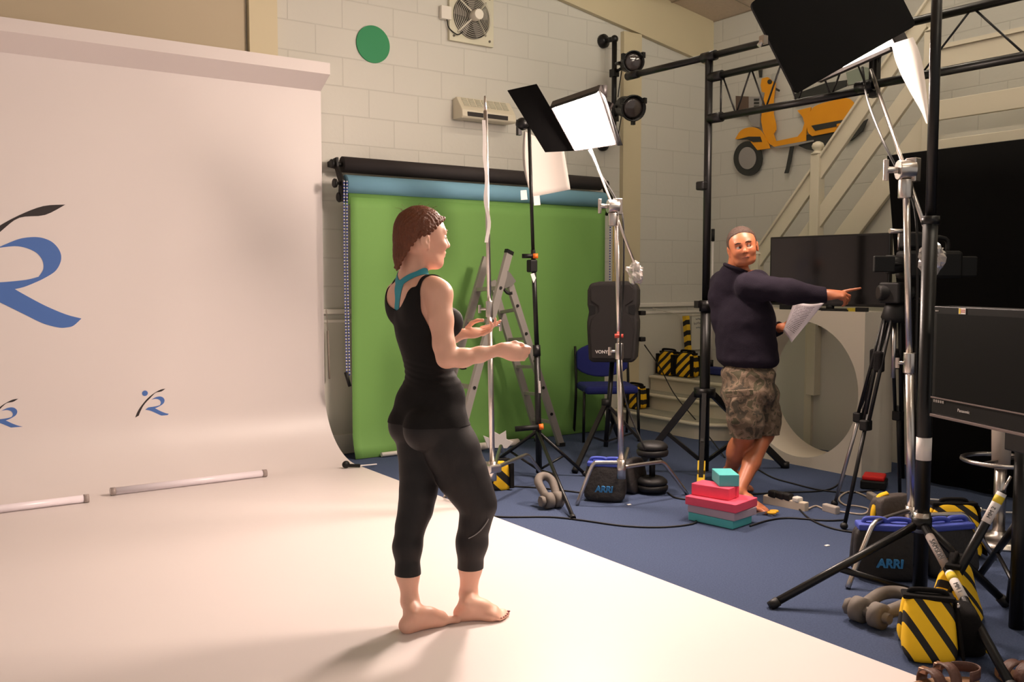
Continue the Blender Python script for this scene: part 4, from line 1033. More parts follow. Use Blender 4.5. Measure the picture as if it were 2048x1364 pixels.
mbox(0, W_, Z0 - .012, Z0, -.03, .008, 'lower_edge', mat('monitor_trim', (120, 108, 104), .3, .6), .002)
mbox(.155, .195, Z1 - .028, Z1 - .004, .001, .003, 'sticker', TAPEW, 0)
mbox(.157, .167, Z1 - .026, Z1 - .006, .003, .004, 'sticker_mark', mat('label_yellow', (232, 204, 50), .6), 0)
for q in (.012, .019): mbox(.169, .193, Z1 - q - .002, Z1 - q + .002, .003, .0036, 'sticker_print', mat('ink_red', (180, 90, 70), .6), 0)
text_mesh('brand_lettering', 'Panasonic', .018, MP(.20, Z0 + .035, .0015), mx, (0, 0, 1), mat('logo_silver', (216, 210, 204), .4), mon)
for k in range(5): mbox(.015 + k * .014, .025 + k * .014, Z0 + .05, Z0 + .062, 0, .003, 'button', mat('button_grey', (140, 134, 128), .5), .001)
mbox(.01, .03, Z1 - .022, Z1 - .017, 0, .002, 'corner_mark', mat('button_grey', (140, 134, 128), .5), 0)
mbox(W_ / 2 - .06, W_ / 2 + .06, Z0 - .1, Z0 + .2, -.12, -.09, 'mount_plate', BLK)
# bar stool behind the monitor
bsx = A(1998, 1040, 5.0); bsx.z = 0
bst = thing('bar_stool', 'bar stool with chrome base and footrest behind the monitor', 'stool', bsx)
M().lathe(bsx, (0, 0, 1), [(.20, 0), (.2, .012), (.12, .03), (.04, .045), (.035, .06)], n=36).build('base', CHR, bst)
M().tube(bsx + V((0, 0, .05)), bsx + V((0, 0, .42)), .031, n=20).build('lower_column', CHR, bst)
M().tube(bsx + V((0, 0, .40)), bsx + V((0, 0, .75)), .045, .055, n=20).build('upper_column', mat('column_sleeve', (186, 174, 160), .4), bst)
m_ = M(); m_.sweep([bsx + V((.19 * math.cos(a), .19 * math.sin(a), .44)) for a in [i * math.pi / 10 for i in range(20)]], .012, n=8, closed=True); m_.bar(bsx + V((-.19, 0, .44)), bsx + V((.19, 0, .44)), .016, .016); m_.build('footrest', CHR, bst)
M().lathe(bsx + V((0, 0, .75)), (0, 0, 1), [(.16, 0), (.19, .02), (.19, .06), (.16, .08)], n=30).build('seat', BLKF, bst)

# ================================================================== VIDEO CAMERA ON TRIPOD
tc0 = A(1790, 610, 5.35)
vt = thing('camera_tripod', 'black and silver video tripod standing before the white cube and drape', 'tripod', (tc0.x, tc0.y, 0))
M().lathe(tc0 - V((0, 0, .1)), (0, 0, 1), [(.06, 0), (.075, .03), (.06, .08), (.05, .11)], n=20).build('bowl', BLKP, vt)
m_ = M(); m_.box(tc0 + V((0, 0, .07)), (.13, .13, .12)); m_.tube(tc0 + V((0, 0, .07)) - RT * .1, tc0 + V((0, 0, .07)) + RT * .1, .045); m_.build('fluid_head', BLKP, vt, bevel=.01)
M().tube(tc0 + V((0, 0, .08)) + RT * .06, A(1900, 640, 5.2), .011).build('pan_handle', BLK, vt)
for (px, py) in ((1669, 1010), (1688, 1056), (1800, 1000)):
    tip = G(px, py, .01); tp = tc0 + V((0, 0, -.06)) + (V((tip.x, tip.y, 0)) - V((tc0.x, tc0.y, 0))).normalized() * .05
    m1 = tp + (tip - tp) * .52; sdv = (tip - tp).cross(V((0, 0, 1))).normalized() * .022
    for s in (-1, 1): M().tube(tp + sdv * s, m1 + sdv * s * .7, .0105, n=10).build('upper_leg_tube', BLK, vt)
    M().tube(m1 - (tip - tp) * .05, tip, .011, n=12).build('lower_leg_tube', CHR if px == 1669 else BLK, vt)
    m_ = M(); m_.box(m1, (.06, .05, .06)); m_.build('leg_lock', BLKP, vt, bevel=.008)
    m_ = M(); m_.box(tp + (tip - tp) * .22, (.05, .05, .12)); m_.build('leg_grip', BLKF, vt, bevel=.012)
    M().ell(tip + V((0, 0, .012)), (.022, .022, .02)).build('foot', RUB, vt)
M().tube(tc0 - V((0, 0, .1)), tc0 - V((0, 0, .42)), .012).build('centre_column', CHR, vt)
vc = thing('video_camera', 'black video camera on the tripod beside the television', 'camera', tc0 + V((0, 0, .14)))
cxv = (-RT * .9 - FW * .2 + V((0, 0, 0))).normalized(); cxv.z = 0; cxv.normalize(); cyv = V((0, 0, 1)).cross(cxv); Rv = Matrix((cxv, cyv, V((0, 0, 1)))).transposed()
cb0 = tc0 + V((0, 0, .23)) + RT * .10
m_ = M(); m_.box(cb0 - cxv * .10, (.36, .13, .16), Rv); m_.build('camera_body', BLKP, vc, bevel=.02)
M().lathe(cb0 + cxv * .06, cxv, [(.045, 0), (.048, .05), (.054, .07), (.054, .11), (.046, .115)], n=22).build('lens', BLKP, vc)
m_ = M(); m_.box(cb0 + cxv * .02 + V((0, 0, .14)) , (.09, .10, .09), Rv); m_.build('viewfinder', BLKP, vc, bevel=.012)
m_ = M(); m_.sweep([cb0 - cxv * .22 + V((0, 0, .07)), cb0 - cxv * .2 + V((0, 0, .15)), cb0 - cxv * .02 + V((0, 0, .15)), cb0 + V((0, 0, .08))], .014, sub=4); m_.build('carry_handle', BLKP, vc)
m_ = M(); m_.box(A(1768, 528, 5.2), (.13, .02, .09), Rv); m_.tube(A(1768, 528, 5.2), cb0, .012); m_.build('flip_screen', BLKP, vc, bevel=.006)
m_ = M(); m_.tube(cb0 + cxv * .1 + V((0, 0, .08)), cb0 + cxv * .1 + V((0, 0, .19)), .006); m_.tube(cb0 + cxv * .04 + V((0, 0, .19)), cb0 + cxv * .16 + V((0, 0, .19)), .013); m_.build('microphone', CHR, vc)
m_ = M(); m_.box(cb0 - cxv * .33 + V((0, 0, -.01)), (.12, .09, .12), Rv); m_.build('battery', BLKP, vc, bevel=.01)

# ================================================================== BAGS, SHACKLES, BLOCKS
def soft_bag(name, c, ux, size, m2, lab, grp, seed, logo=True, straps=True):
    c = V(c); ux = V(ux); ux.z = 0; ux.normalize(); uz = V((0, 0, 1)); uy = uz.cross(ux)
    if uy.dot(EYE - c) < 0: uy = -uy
    w_, d_, h_ = size; t = thing(name, lab, 'weight bag', c, grp)
    for s in (-1, 1):
        mm = M()
        def f(u, v_, s=s):
            th = u * 2 * math.pi; ph = (v_ - .5) * math.pi; ex = lambda a, e=.45: math.copysign(abs(a) ** e, a)
            x = ex(math.cos(ph)) * ex(math.cos(th)) * w_ / 2; y = ex(math.cos(ph)) * ex(math.sin(th)) * d_ / 4; z = ex(math.sin(ph), .35) * h_ / 2
            k = 1 - .4 * (z / h_ + .5)
            n_ = noise.noise(V((x * 7 + seed, z * 6, s * 3))) * .016
            return c + ux * (x * (1 - .07 * (z / h_))) + uy * (y * k + n_ + s * d_ / 4 * (1 - .75 * (z / h_ + .5))) + uz * (z + h_ / 2)
        mm.grid(f, 32, 18); mm.build('bag_half', m2, t)
    if straps:
        sm = mat('strap_blue', (62, 78, 170), .75)
        m_ = M(); m_.bar(c + uz * h_ * .985 - ux * w_ * .44, c + uz * h_ * .985 + ux * w_ * .44, .10, .03); m_.build('top_web', sm, t, bevel=.008)
        for o in (-.17, .2):
            m_ = M(); m_.sweep([c + ux * (o * w_ - .05) + uz * h_, c + ux * (o * w_ - .04) + uz * (h_ + .028), c + ux * (o * w_ + .04) + uz * (h_ + .028), c + ux * (o * w_ + .05) + uz * h_], .012, sub=6, n=6); m_.build('strap', sm, t)
    if logo:
        q = c + uy * (d_ * .5 * .86) + uz * h_ * .36
        text_mesh('bag_lettering', 'ARRI', h_ * .22, q + ux * 0 + uy * .012, ux if ux.dot(RT) > 0 else -ux, uz, mat('arri_blue', (64, 142, 200), .6), t, bold=.002, shear=.1, depth=.006)
    return t
nyl = mat('black_nylon', (34, 30, 29), .6, bump=.4, bump_s=40)
g1 = G(1214, 1006)
soft_bag('weight_bag', g1 + FW * .10 - V((0, 0, FW.z * .1)), RT * .97 - FW * .2, (.26, .2, .235), nyl, 'black weight bag with blue straps hung on silver stand near weights', 'black weight bags', 2)
g2 = G(1812, 1166); g2 = g2 + V((FW.x, FW.y, 0)) * .10
soft_bag('weight_bag', g2 - RT * .06, RT * .97 - FW * .15, (.30, .2, .245), nyl, 'left one of two large black weight bags hung on the right silver stand', 'black weight bags', 5)
soft_bag('weight_bag', g2 + RT * .25 + V((FW.x, FW.y, 0)) * .05, RT * .95 + FW * .25, (.28, .18, .235), nyl, 'right one of two large black weight bags, partly behind the tall pole', 'black weight bags', 9)
# sandbags
gfr = G(1885, 1318); ux = (RT * .93 - V((FW.x, FW.y, 0)) * .30)
def big_sandbag(c, ux, w_, d_, h_, lab, seed, dirn, lobe=False):
    """slumped saddle bag: flat striped front face, black gusset, peaked top"""
    c = V(c); ux = V(ux); ux.z = 0; ux.normalize(); uz = V((0, 0, 1)); uy = uz.cross(ux)
    if uy.dot(EYE - c) < 0: uy = -uy
    t = thing('sandbag', lab, 'sandbag', c, 'hazard striped sandbags')
    sm = stripe_mat('hazard_stripe_big%d' % seed, (255, 204, 24), (24, 20, 20), dirn, .078, .66)
    for s in (1, -1):
        mm = M()
        def f(u, v_, s=s):
            th = u * 2 * math.pi; ph = (v_ - .5) * math.pi; ex = lambda a, e=.4: math.copysign(abs(a) ** e, a)
            x = ex(math.cos(ph)) * ex(math.cos(th)) * w_ / 2; y = ex(math.cos(ph)) * ex(math.sin(th), .6) * d_ / 4; z = ex(math.sin(ph), .4) * h_ / 2
            tt = z / h_ + .5
            return c + ux * (x * (1.06 - .16 * tt)) + uy * (y * (1.15 - .7 * tt) + s * d_ * (.30 - .24 * tt) + .014 * noise.noise(V((x * 8 + seed, z * 8, s)))) + uz * (z + h_ / 2)
        mm.grid(f, 32, 18); o = mm.build('bag_half', sm, t)
        # black gusset panel on the end and along the bottom
        mm = M()
        for e in (1,):
            pts = [c + ux * (e * w_ * .54) + uy * (s * d_ * .50) + uz * .02, c + ux * (e * w_ * .54) + uy * (s * d_ * .06) + uz * .02, c + ux * (e * w_ * .47) + uy * (s * d_ * .02) + uz * h_ * .97, c + ux * (e * w_ * .47) + uy * (s * d_ * .12) + uz * h_ * .97]
            mm.prism(pts, ux * .012)
        mm.build('gusset', BLKF, o, bevel=.006)
    m_ = M(); m_.box(c + uz * h_ * .99, (w_ * .96, d_ * .3, .018), Matrix((ux, uy, uz)).transposed()); m_.build('top_web', BLKF, t, bevel=.006)
    m_ = M(); m_.sweep([c - ux * .07 + uz * h_, c - ux * .05 + uz * (h_ + .018), c + ux * .05 + uz * (h_ + .018), c + ux * .07 + uz * h_], .010, sub=6, n=6); m_.build('handle', BLKF, t)
    if lobe:
        mm = M()
        def fl2(u, v_):
            th = u * 2 * math.pi; ph = (v_ - .5) * math.pi; ex = lambda a, e=.45: math.copysign(abs(a) ** e, a)
            z = ex(math.sin(ph)) * h_ * .42
            return c + ux * (w_ * .62 + ex(math.cos(ph)) * ex(math.cos(th)) * w_ * .48 * (1.1 - .5 * (z / h_ + .5))) - uy * (d_ * .12) + uy * (ex(math.cos(ph)) * ex(math.sin(th)) * d_ * .34) + uz * (z + h_ * .42)
        mm.grid(fl2, 28, 14); mm.build('dark_lobe', BLKF, t)
        m_ = M(); m_.prism([c + ux * w_ * 1.02 + uy * (d_ * .06) + uz * .03, c + ux * w_ * 1.16 + uy * (d_ * .04) + uz * .012, c + ux * w_ * 1.10 + uy * (d_ * .04) + uz * .085, c + ux * w_ * 1.0 + uy * (d_ * .06) + uz * .10], uy * .02); m_.build('yellow_corner', YEL, t, bevel=.006)
    m_ = M(); m_.tube(c + ux * (w_ * .5) + uz * h_ * .9 + uy * .03, c + ux * (w_ * .5 + .01) + uz * h_ * .9 + uy * .03, .012, n=12); m_.build('ring', CHR, t)
    return t
cfw = V((FW.x, FW.y, 0)).normalized()
big_sandbag(G(1884, 1330) + cfw * .13, RT * .96 - cfw * .28, .19, .26, .215, 'yellow and black sandbag nearest the camera, below the tall pole', 21, RT * .85 + V((0, 0, .5)), True)
big_sandbag(G(1925, 1262) + cfw * .12 + RT * .02, RT * .5 + cfw * .85, .22, .2, .25, 'yellow striped sandbag just behind the nearest sandbag under pole leg', 22, RT * .4 + V((0, 0, .75)) + cfw * .5)
big_sandbag(A(1905, 1065, 4.75) * 1 - V((0, 0, A(1905, 1065, 4.75).z)), RT, .24, .18, .27, 'yellow striped sandbag standing behind the large black weight bags', 23, RT * .6 + V((0, 0, .8)))
bk = G(1832, 1112) + cfw * .30
soft_bag('duffel_bag', bk, RT * .9 + cfw * .4, (.27, .2, .25), mat('grey_nylon', (66, 58, 55), .7, bump=.4, bump_s=40), 'dark grey duffel with yellow piping behind the black weight bags', 'black weight bags', 14, logo=False, straps=False)
t_ = bpy.data.objects[[o.name for o in COL.objects if o.name.startswith('duffel_bag')][0]]
M().sweep([bk - RT * .13 - cfw * .06 + V((0, 0, .08)), bk - RT * .125 - cfw * .05 + V((0, 0, .17)), bk - RT * .09 - cfw * .03 + V((0, 0, .24)), bk - RT * .04 - cfw * .02 + V((0, 0, .26))], .016, sub=6, n=8, flat=.5).build('yellow_piping', YEL, t_)
ys_ = G(1000, 985); hz_bag(ys_ + cfw * .1, RT * .95 + cfw * .2, (.14, .12, .20), 'small yellow edged sandbag hung at foot of left silver stand', 'hazard striped sandbags', 31, handle=False, per=.1)

def shackle(c, axis, L, r, lab, m2, tilt=0.0):
    """bow shackle lying down: U-shaped bow, two eyes and a pin"""
    c = V(c); ax = V(axis); x, y, d = frame_for(ax, (0, 0, 1)); t = thing('bow_shackle', lab, 'shackle', (c.x, c.y, 0), 'grey bow shackles')
    w_ = L * .26; pts = [c + x * w_ * .62, c + d * L * .35 + x * w_ * .85]
    for i in range(7):
        a = math.pi * i / 6; pts.append(c + d * (L * .62 + math.sin(a) * L * .28) + x * w_ * math.cos(a) * .95)
    pts += [c + d * L * .35 - x * w_ * .85, c - x * w_ * .62]
    m_ = M(); m_.sweep(pts, r, sub=6, n=12); m_.build('bow', m2, t)
    for s in (-1, 1):
        m_ = M(); m_.lathe(c + x * s * (w_ * .62 - r), x * s, [(r * 1.0, 0), (r * 1.9, .004), (r * 1.9, r * 2 - .004), (r * 1.0, r * 2)], n=20); m_.build('eye', m2, t)
    m_ = M(); m_.tube(c - x * (w_ * .62 + r * 1.9), c + x * (w_ * .62 + r * 1.9), r * .8); m_.build('pin', mat('shackle_pin', (120, 112, 104), .5, .4), t)
    m_ = M(); m_.tube(c + x * (w_ * .62 + r * 1.2), c + x * (w_ * .62 + r * 2.2), r * 1.3, n=6); m_.build('nut', m2, t)
    return t
shm = mat('shackle_grey', (112, 104, 96), .75, noise_s=30, noise_a=.2)
sa = G(1106, 1000, .05); sb_ = A(1084, 955, 5.85); shackle(sa, sb_ - sa + V((0, 0, .02)), (sb_ - sa).length * 1.12, .026, 'grey bow shackle leaning against the centre black tripod stand', shm)
sa = G(1738, 1225, .052); sb_ = A(1820, 1190, 3.95); sb_.z = .09; shackle(sa, sb_ - sa, .27, .027, 'larger grey bow shackle on carpet left of the tall pole foot', shm)
# upright dumbbell weight
db = G(1304, 985); t = thing('dumbbell', 'black rubber dumbbell standing on end on the carpet by silver stand', 'dumbbell', db)
rb = .105
M().tube(db + V((0, 0, .08)), db + V((0, 0, .26)), .02, n=16).build('bar', BLK, t)
for z0 in (.012, .245):
    o = M().lathe(db + V((0, 0, z0)), (0, 0, 1), [(.05, 0), (rb * .92, .004), (rb, .02), (rb * 1.0, .035), (rb * .9, .048)], n=36).build('lower_plate', RUB, t)
    M().lathe(db + V((0, 0, z0 + .045)), (0, 0, 1), [(rb * .86, 0), (rb * .97, .012), (rb * .93, .03), (rb * .7, .048), (.03, .055), (.001, .056)], n=36).build('upper_plate', RUB, t)
ab = G(1268, 990) + cfw * .12; soft_bag('weight_bag', ab, RT * .6 + cfw * .8, (.24, .16, .22), nyl, 'low black weight bag slumped between lettered bag and dumbbell', 'black weight bags', 41, logo=False, straps=False)

# stack of exercise blocks
k0 = G(1465, 1060)
ex_ = (G(1510, 1045) - k0); ex_.z = 0; ex_.normalize(); ey_ = (G(1384, 1040) - k0); ey_.z = 0; ey_ = (ey_ - ex_ * ey_.dot(ex_)).normalized()
def block(nm, lab, o, sx_, sy_, z0, h, m2, rot=0.0, px=0, py=0):
    R_ = Matrix.Rotation(rot, 3, 'Z'); a = R_ @ ex_; b = R_ @ ey_; oo = k0 + ex_ * px + ey_ * py
    m_ = M(); m_.prism([oo + V((0, 0, z0)), oo + a * sx_ + V((0, 0, z0)), oo + a * sx_ + b * sy_ + V((0, 0, z0)), oo + b * sy_ + V((0, 0, z0))], (0, 0, h)); return tag(m_.build(nm, m2, bevel=.004), lab, 'exercise block', 'stack of foam exercise blocks')
teal = mat('foam_teal', (92, 192, 192), .8, bump=.15, bump_s=300); pink = mat('foam_pink', (240, 84, 112), .8, bump=.15, bump_s=300); fgrey = mat('foam_grey', (186, 166, 178), .8, bump=.15, bump_s=300)
block('foam_pad', 'teal foam pad at the bottom of the exercise block stack', k0, .20, .30, .002, .046, teal)
block('foam_pad', 'pale grey foam pad, second from bottom of the block stack', k0, .235, .315, .049, .046, fgrey, 0.0, .0, -.01)
block('foam_pad', 'wide pink foam pad, third in the block stack', k0, .25, .33, .096, .05, pink, .06, .0, -.02)
block('foam_block', 'smaller pink foam block lying beneath the top teal block', k0, .13, .24, .147, .068, pink, .10, .05, .06)
block('foam_block', 'teal foam block on top of the pink exercise block', k0, .115, .19, .216, .068, teal, -.75, .06, .13)

# mains extension and cables
pe0, pe1 = G(1529, 1005), G(1614, 1022)
t = thing('power_strip', 'cream extension socket strip with black plugs on the carpet', 'power strip', (pe0 + pe1) / 2)
m_ = M(); m_.bar(pe0 + V((0, 0, .022)), pe1 + V((0, 0, .022)), .045, .06, up=(0, 0, 1)); m_.build('strip_body', mat('strip_cream', (214, 200, 178), .5), t, bevel=.006)
for k in (.22, .40, .55): m_ = M(); m_.box(pe0 + (pe1 - pe0) * k + V((0, 0, .065)), (.05, .06, .045)); m_.build('plug', RUB, t, bevel=.01)
m_ = M(); m_.box(pe0 + (pe1 - pe0) * .78 + V((0, 0, .06)), (.05, .05, .035)); m_.build('plug', WHT, t, bevel=.01)
def cable(lab, pts, r=.0055, m2=None, nm='cable', cat='cable', z=None):
    m_ = M(); m_.sweep([G(p[0], p[1], (p[2] if len(p) > 2 else r)) for p in pts], r, sub=7, n=6); return tag(m_.build(nm, m2 or RUB), lab, cat, 'floor cables')
cable('long black cable running from the woman towards the block stack', [(960, 1030), (1010, 1034), (1100, 1034), (1160, 1040), (1250, 1052), (1330, 1054), (1390, 1046), (1384, 1032), (1390, 1022)])
cable('black cable from the block stack to the tripod feet', [(1500, 1052), (1540, 1040), (1580, 1036), (1650, 1041), (1690, 1040)])
cable('black cable curving across carpet behind the block stack', [(1440, 985), (1500, 988), (1560, 985), (1640, 982), (1672, 972), (1690, 950)])
cable('black cable loop lying in front of the white cube', [(1510, 935), (1545, 955), (1590, 968), (1640, 980), (1700, 985), (1760, 980)])
cable('pale grey cable looping beside the tripod feet', [(1616, 1018), (1632, 1012), (1650, 1018), (1700, 1026), (1728, 1028), (1736, 1018), (1712, 1012), (1690, 1010), (1678, 998), (1690, 986), (1710, 984), (1740, 996)], .006, mat('cable_grey', (178, 164, 150), .6))
cable('thin black lead with pale tags running towards the tripod', [(1590, 1008), (1602, 1022), (1620, 1038), (1650, 1052), (1690, 1062), (1750, 1068)])
cable('black cable running along carpet behind the dumbbell', [(1015, 972), (1080, 976), (1160, 985)])
cable('black cable trailing between dumbbell and block stack', [(1335, 985), (1350, 995), (1380, 1000), (1420, 1006)])
cable('thin dark cable hanging from the speaker down to the carpet', [(1289, 690, .85), (1320, 735, .6), (1350, 790, .35), (1400, 850, .12), (1450, 915, .006)])
cable('white cable on the carpet at right behind the pole', [(1840, 998), (1880, 1000), (1920, 1008), (1980, 1022), (2046, 1026)], .006, TAPEW)
px_ = G(1668, 1018, .02); t = thing('adapter_box', 'pale grey power adapter lying at the tripod foot', 'adapter', px_ - V((0, 0, .02)))
m_ = M(); m_.bar(G(1648, 1014, .02), G(1676, 1022, .02), .04, .05, up=(0, 0, 1)); m_.build('adapter_case', mat('adapter_grey', (180, 170, 160), .4), t, bevel=.008)
m_ = M(); m_.bar(G(1738, 990, .02), G(1752, 998, .02), .04, .05, up=(0, 0, 1)); tag(m_.build('plug_top', mat('adapter_grey', (180, 170, 160), .4), bevel=.008), 'pale plug lying on the carpet beside the dark duffel', 'plug')
# red tool case under the tripod
rc = G(1748, 975); t = thing('red_case', 'low black case with bright red lid beneath the camera tripod', 'case', rc)
m_ = M(); m_.box(rc + V((0, 0, .03)), (.18, .16, .06), Matrix.Rotation(.5, 3, 'Z')); m_.build('case_body', BLKP, t, bevel=.01)
m_ = M(); m_.box(rc + V((0, 0, .075)), (.16, .14, .03), Matrix.Rotation(.5, 3, 'Z')); m_.build('case_lid', mat('case_red', (214, 24, 20), .45), t, bevel=.01)
# yellow tape clip / scissors near the man's toes
sc0 = G(1546, 1024, .02); t = thing('scissors', 'yellow handled scissors on the carpet at the man\'s toes', 'scissors', sc0 - V((0, 0, .02)))
ysm = mat('scissor_yellow', (240, 176, 30), .5)
for s in (-1, 1):
    cq = sc0 + RT * (.0 + .012 * s) + cfw * .018 * s
    m_ = M(); m_.sweep([cq + RT * (.022 * math.cos(a)) + cfw * (.016 * math.sin(a)) for a in [i * math.pi / 6 for i in range(12)]], .007, n=6, closed=True); m_.build('handle_loop', ysm, t)
m_ = M(); m_.bar(sc0 - RT * .02, sc0 - RT * .10 - V((0, 0, .012)), .006, .014); m_.build('blade', CHR, t)
# scraps
for px, py, lab in ((1654, 1092, 'small white scrap on the open blue carpet'), (1258, 1010, 'tiny white scrap beside lettered weight bag')):
    p = G(px, py); m_ = M(); m_.prism([p + V((-.014, -.006, .001)), p + V((.012, -.01, .001)), p + V((.016, .008, .001)), p + V((-.01, .01, .001))], (0, 0, .003)); tag(m_.build('paper_scrap', TAPEW), lab, 'scrap', 'paper scraps')

# sandals at the bottom right corner
lth = mat('sandal_leather', (88, 56, 44), .55, bump=.3, bump_s=60); sol = mat('sandal_sole', (150, 112, 80), .8)
def sandal(c, d, lab):
    c = V(c); d = V(d); d.z = 0; d.normalize(); x = V((d.y, -d.x, 0)); t = thing('sandal', lab, 'sandal', c, 'pair of brown sandals')
    pts = []
    for i in range(28):
        a = 2 * math.pi * i / 28; u = math.cos(a); w_ = math.sin(a); pts.append(c + d * (u * .135) + x * (w_ * (.044 + .008 * u)) + V((0, 0, .0)))
    m_ = M(); m_.prism(pts, (0, 0, .028)); m_.build('sole', sol, t, bevel=.006)
    for (o, h, nm) in ((.055, .055, 'front_strap'), (-.005, .07, 'middle_strap')):
        m_ = M(); m_.grid(lambda u, v_: c + d * (o + (v_ - .5) * .042) + x * (math.cos(math.pi * u) * .05) + V((0, 0, .02 + h * math.sin(math.pi * u) ** .7)), 14, 3); s_ = m_.build(nm, lth, t, solid=.004)
        m_ = M(); bq = c + d * o + x * .038 + V((0, 0, .02 + h * .72)); m_.box(bq, (.03, .03, .02)); m_.build('buckle', mat('buckle_bronze', (150, 112, 92), .35, .8), s_, bevel=.004)
    m_ = M(); m_.grid(lambda u, v_: c - d * (.06 + .07 * math.sin(math.pi * u)) + x * (math.cos(math.pi * u) * .046) + V((0, 0, .04 + .035 * v_)), 16, 3); m_.build('heel_strap', lth, t, solid=.004)
sandal(G(1890, 1380), RT * -.8 + cfw * .0 - cfw * .2, 'brown leather buckled sandal at photo bottom, below the nearest sandbag')
sandal(G(2056, 1378), RT * -.3 + cfw * .9, 'brown leather sandal cut off by the right photo edge')
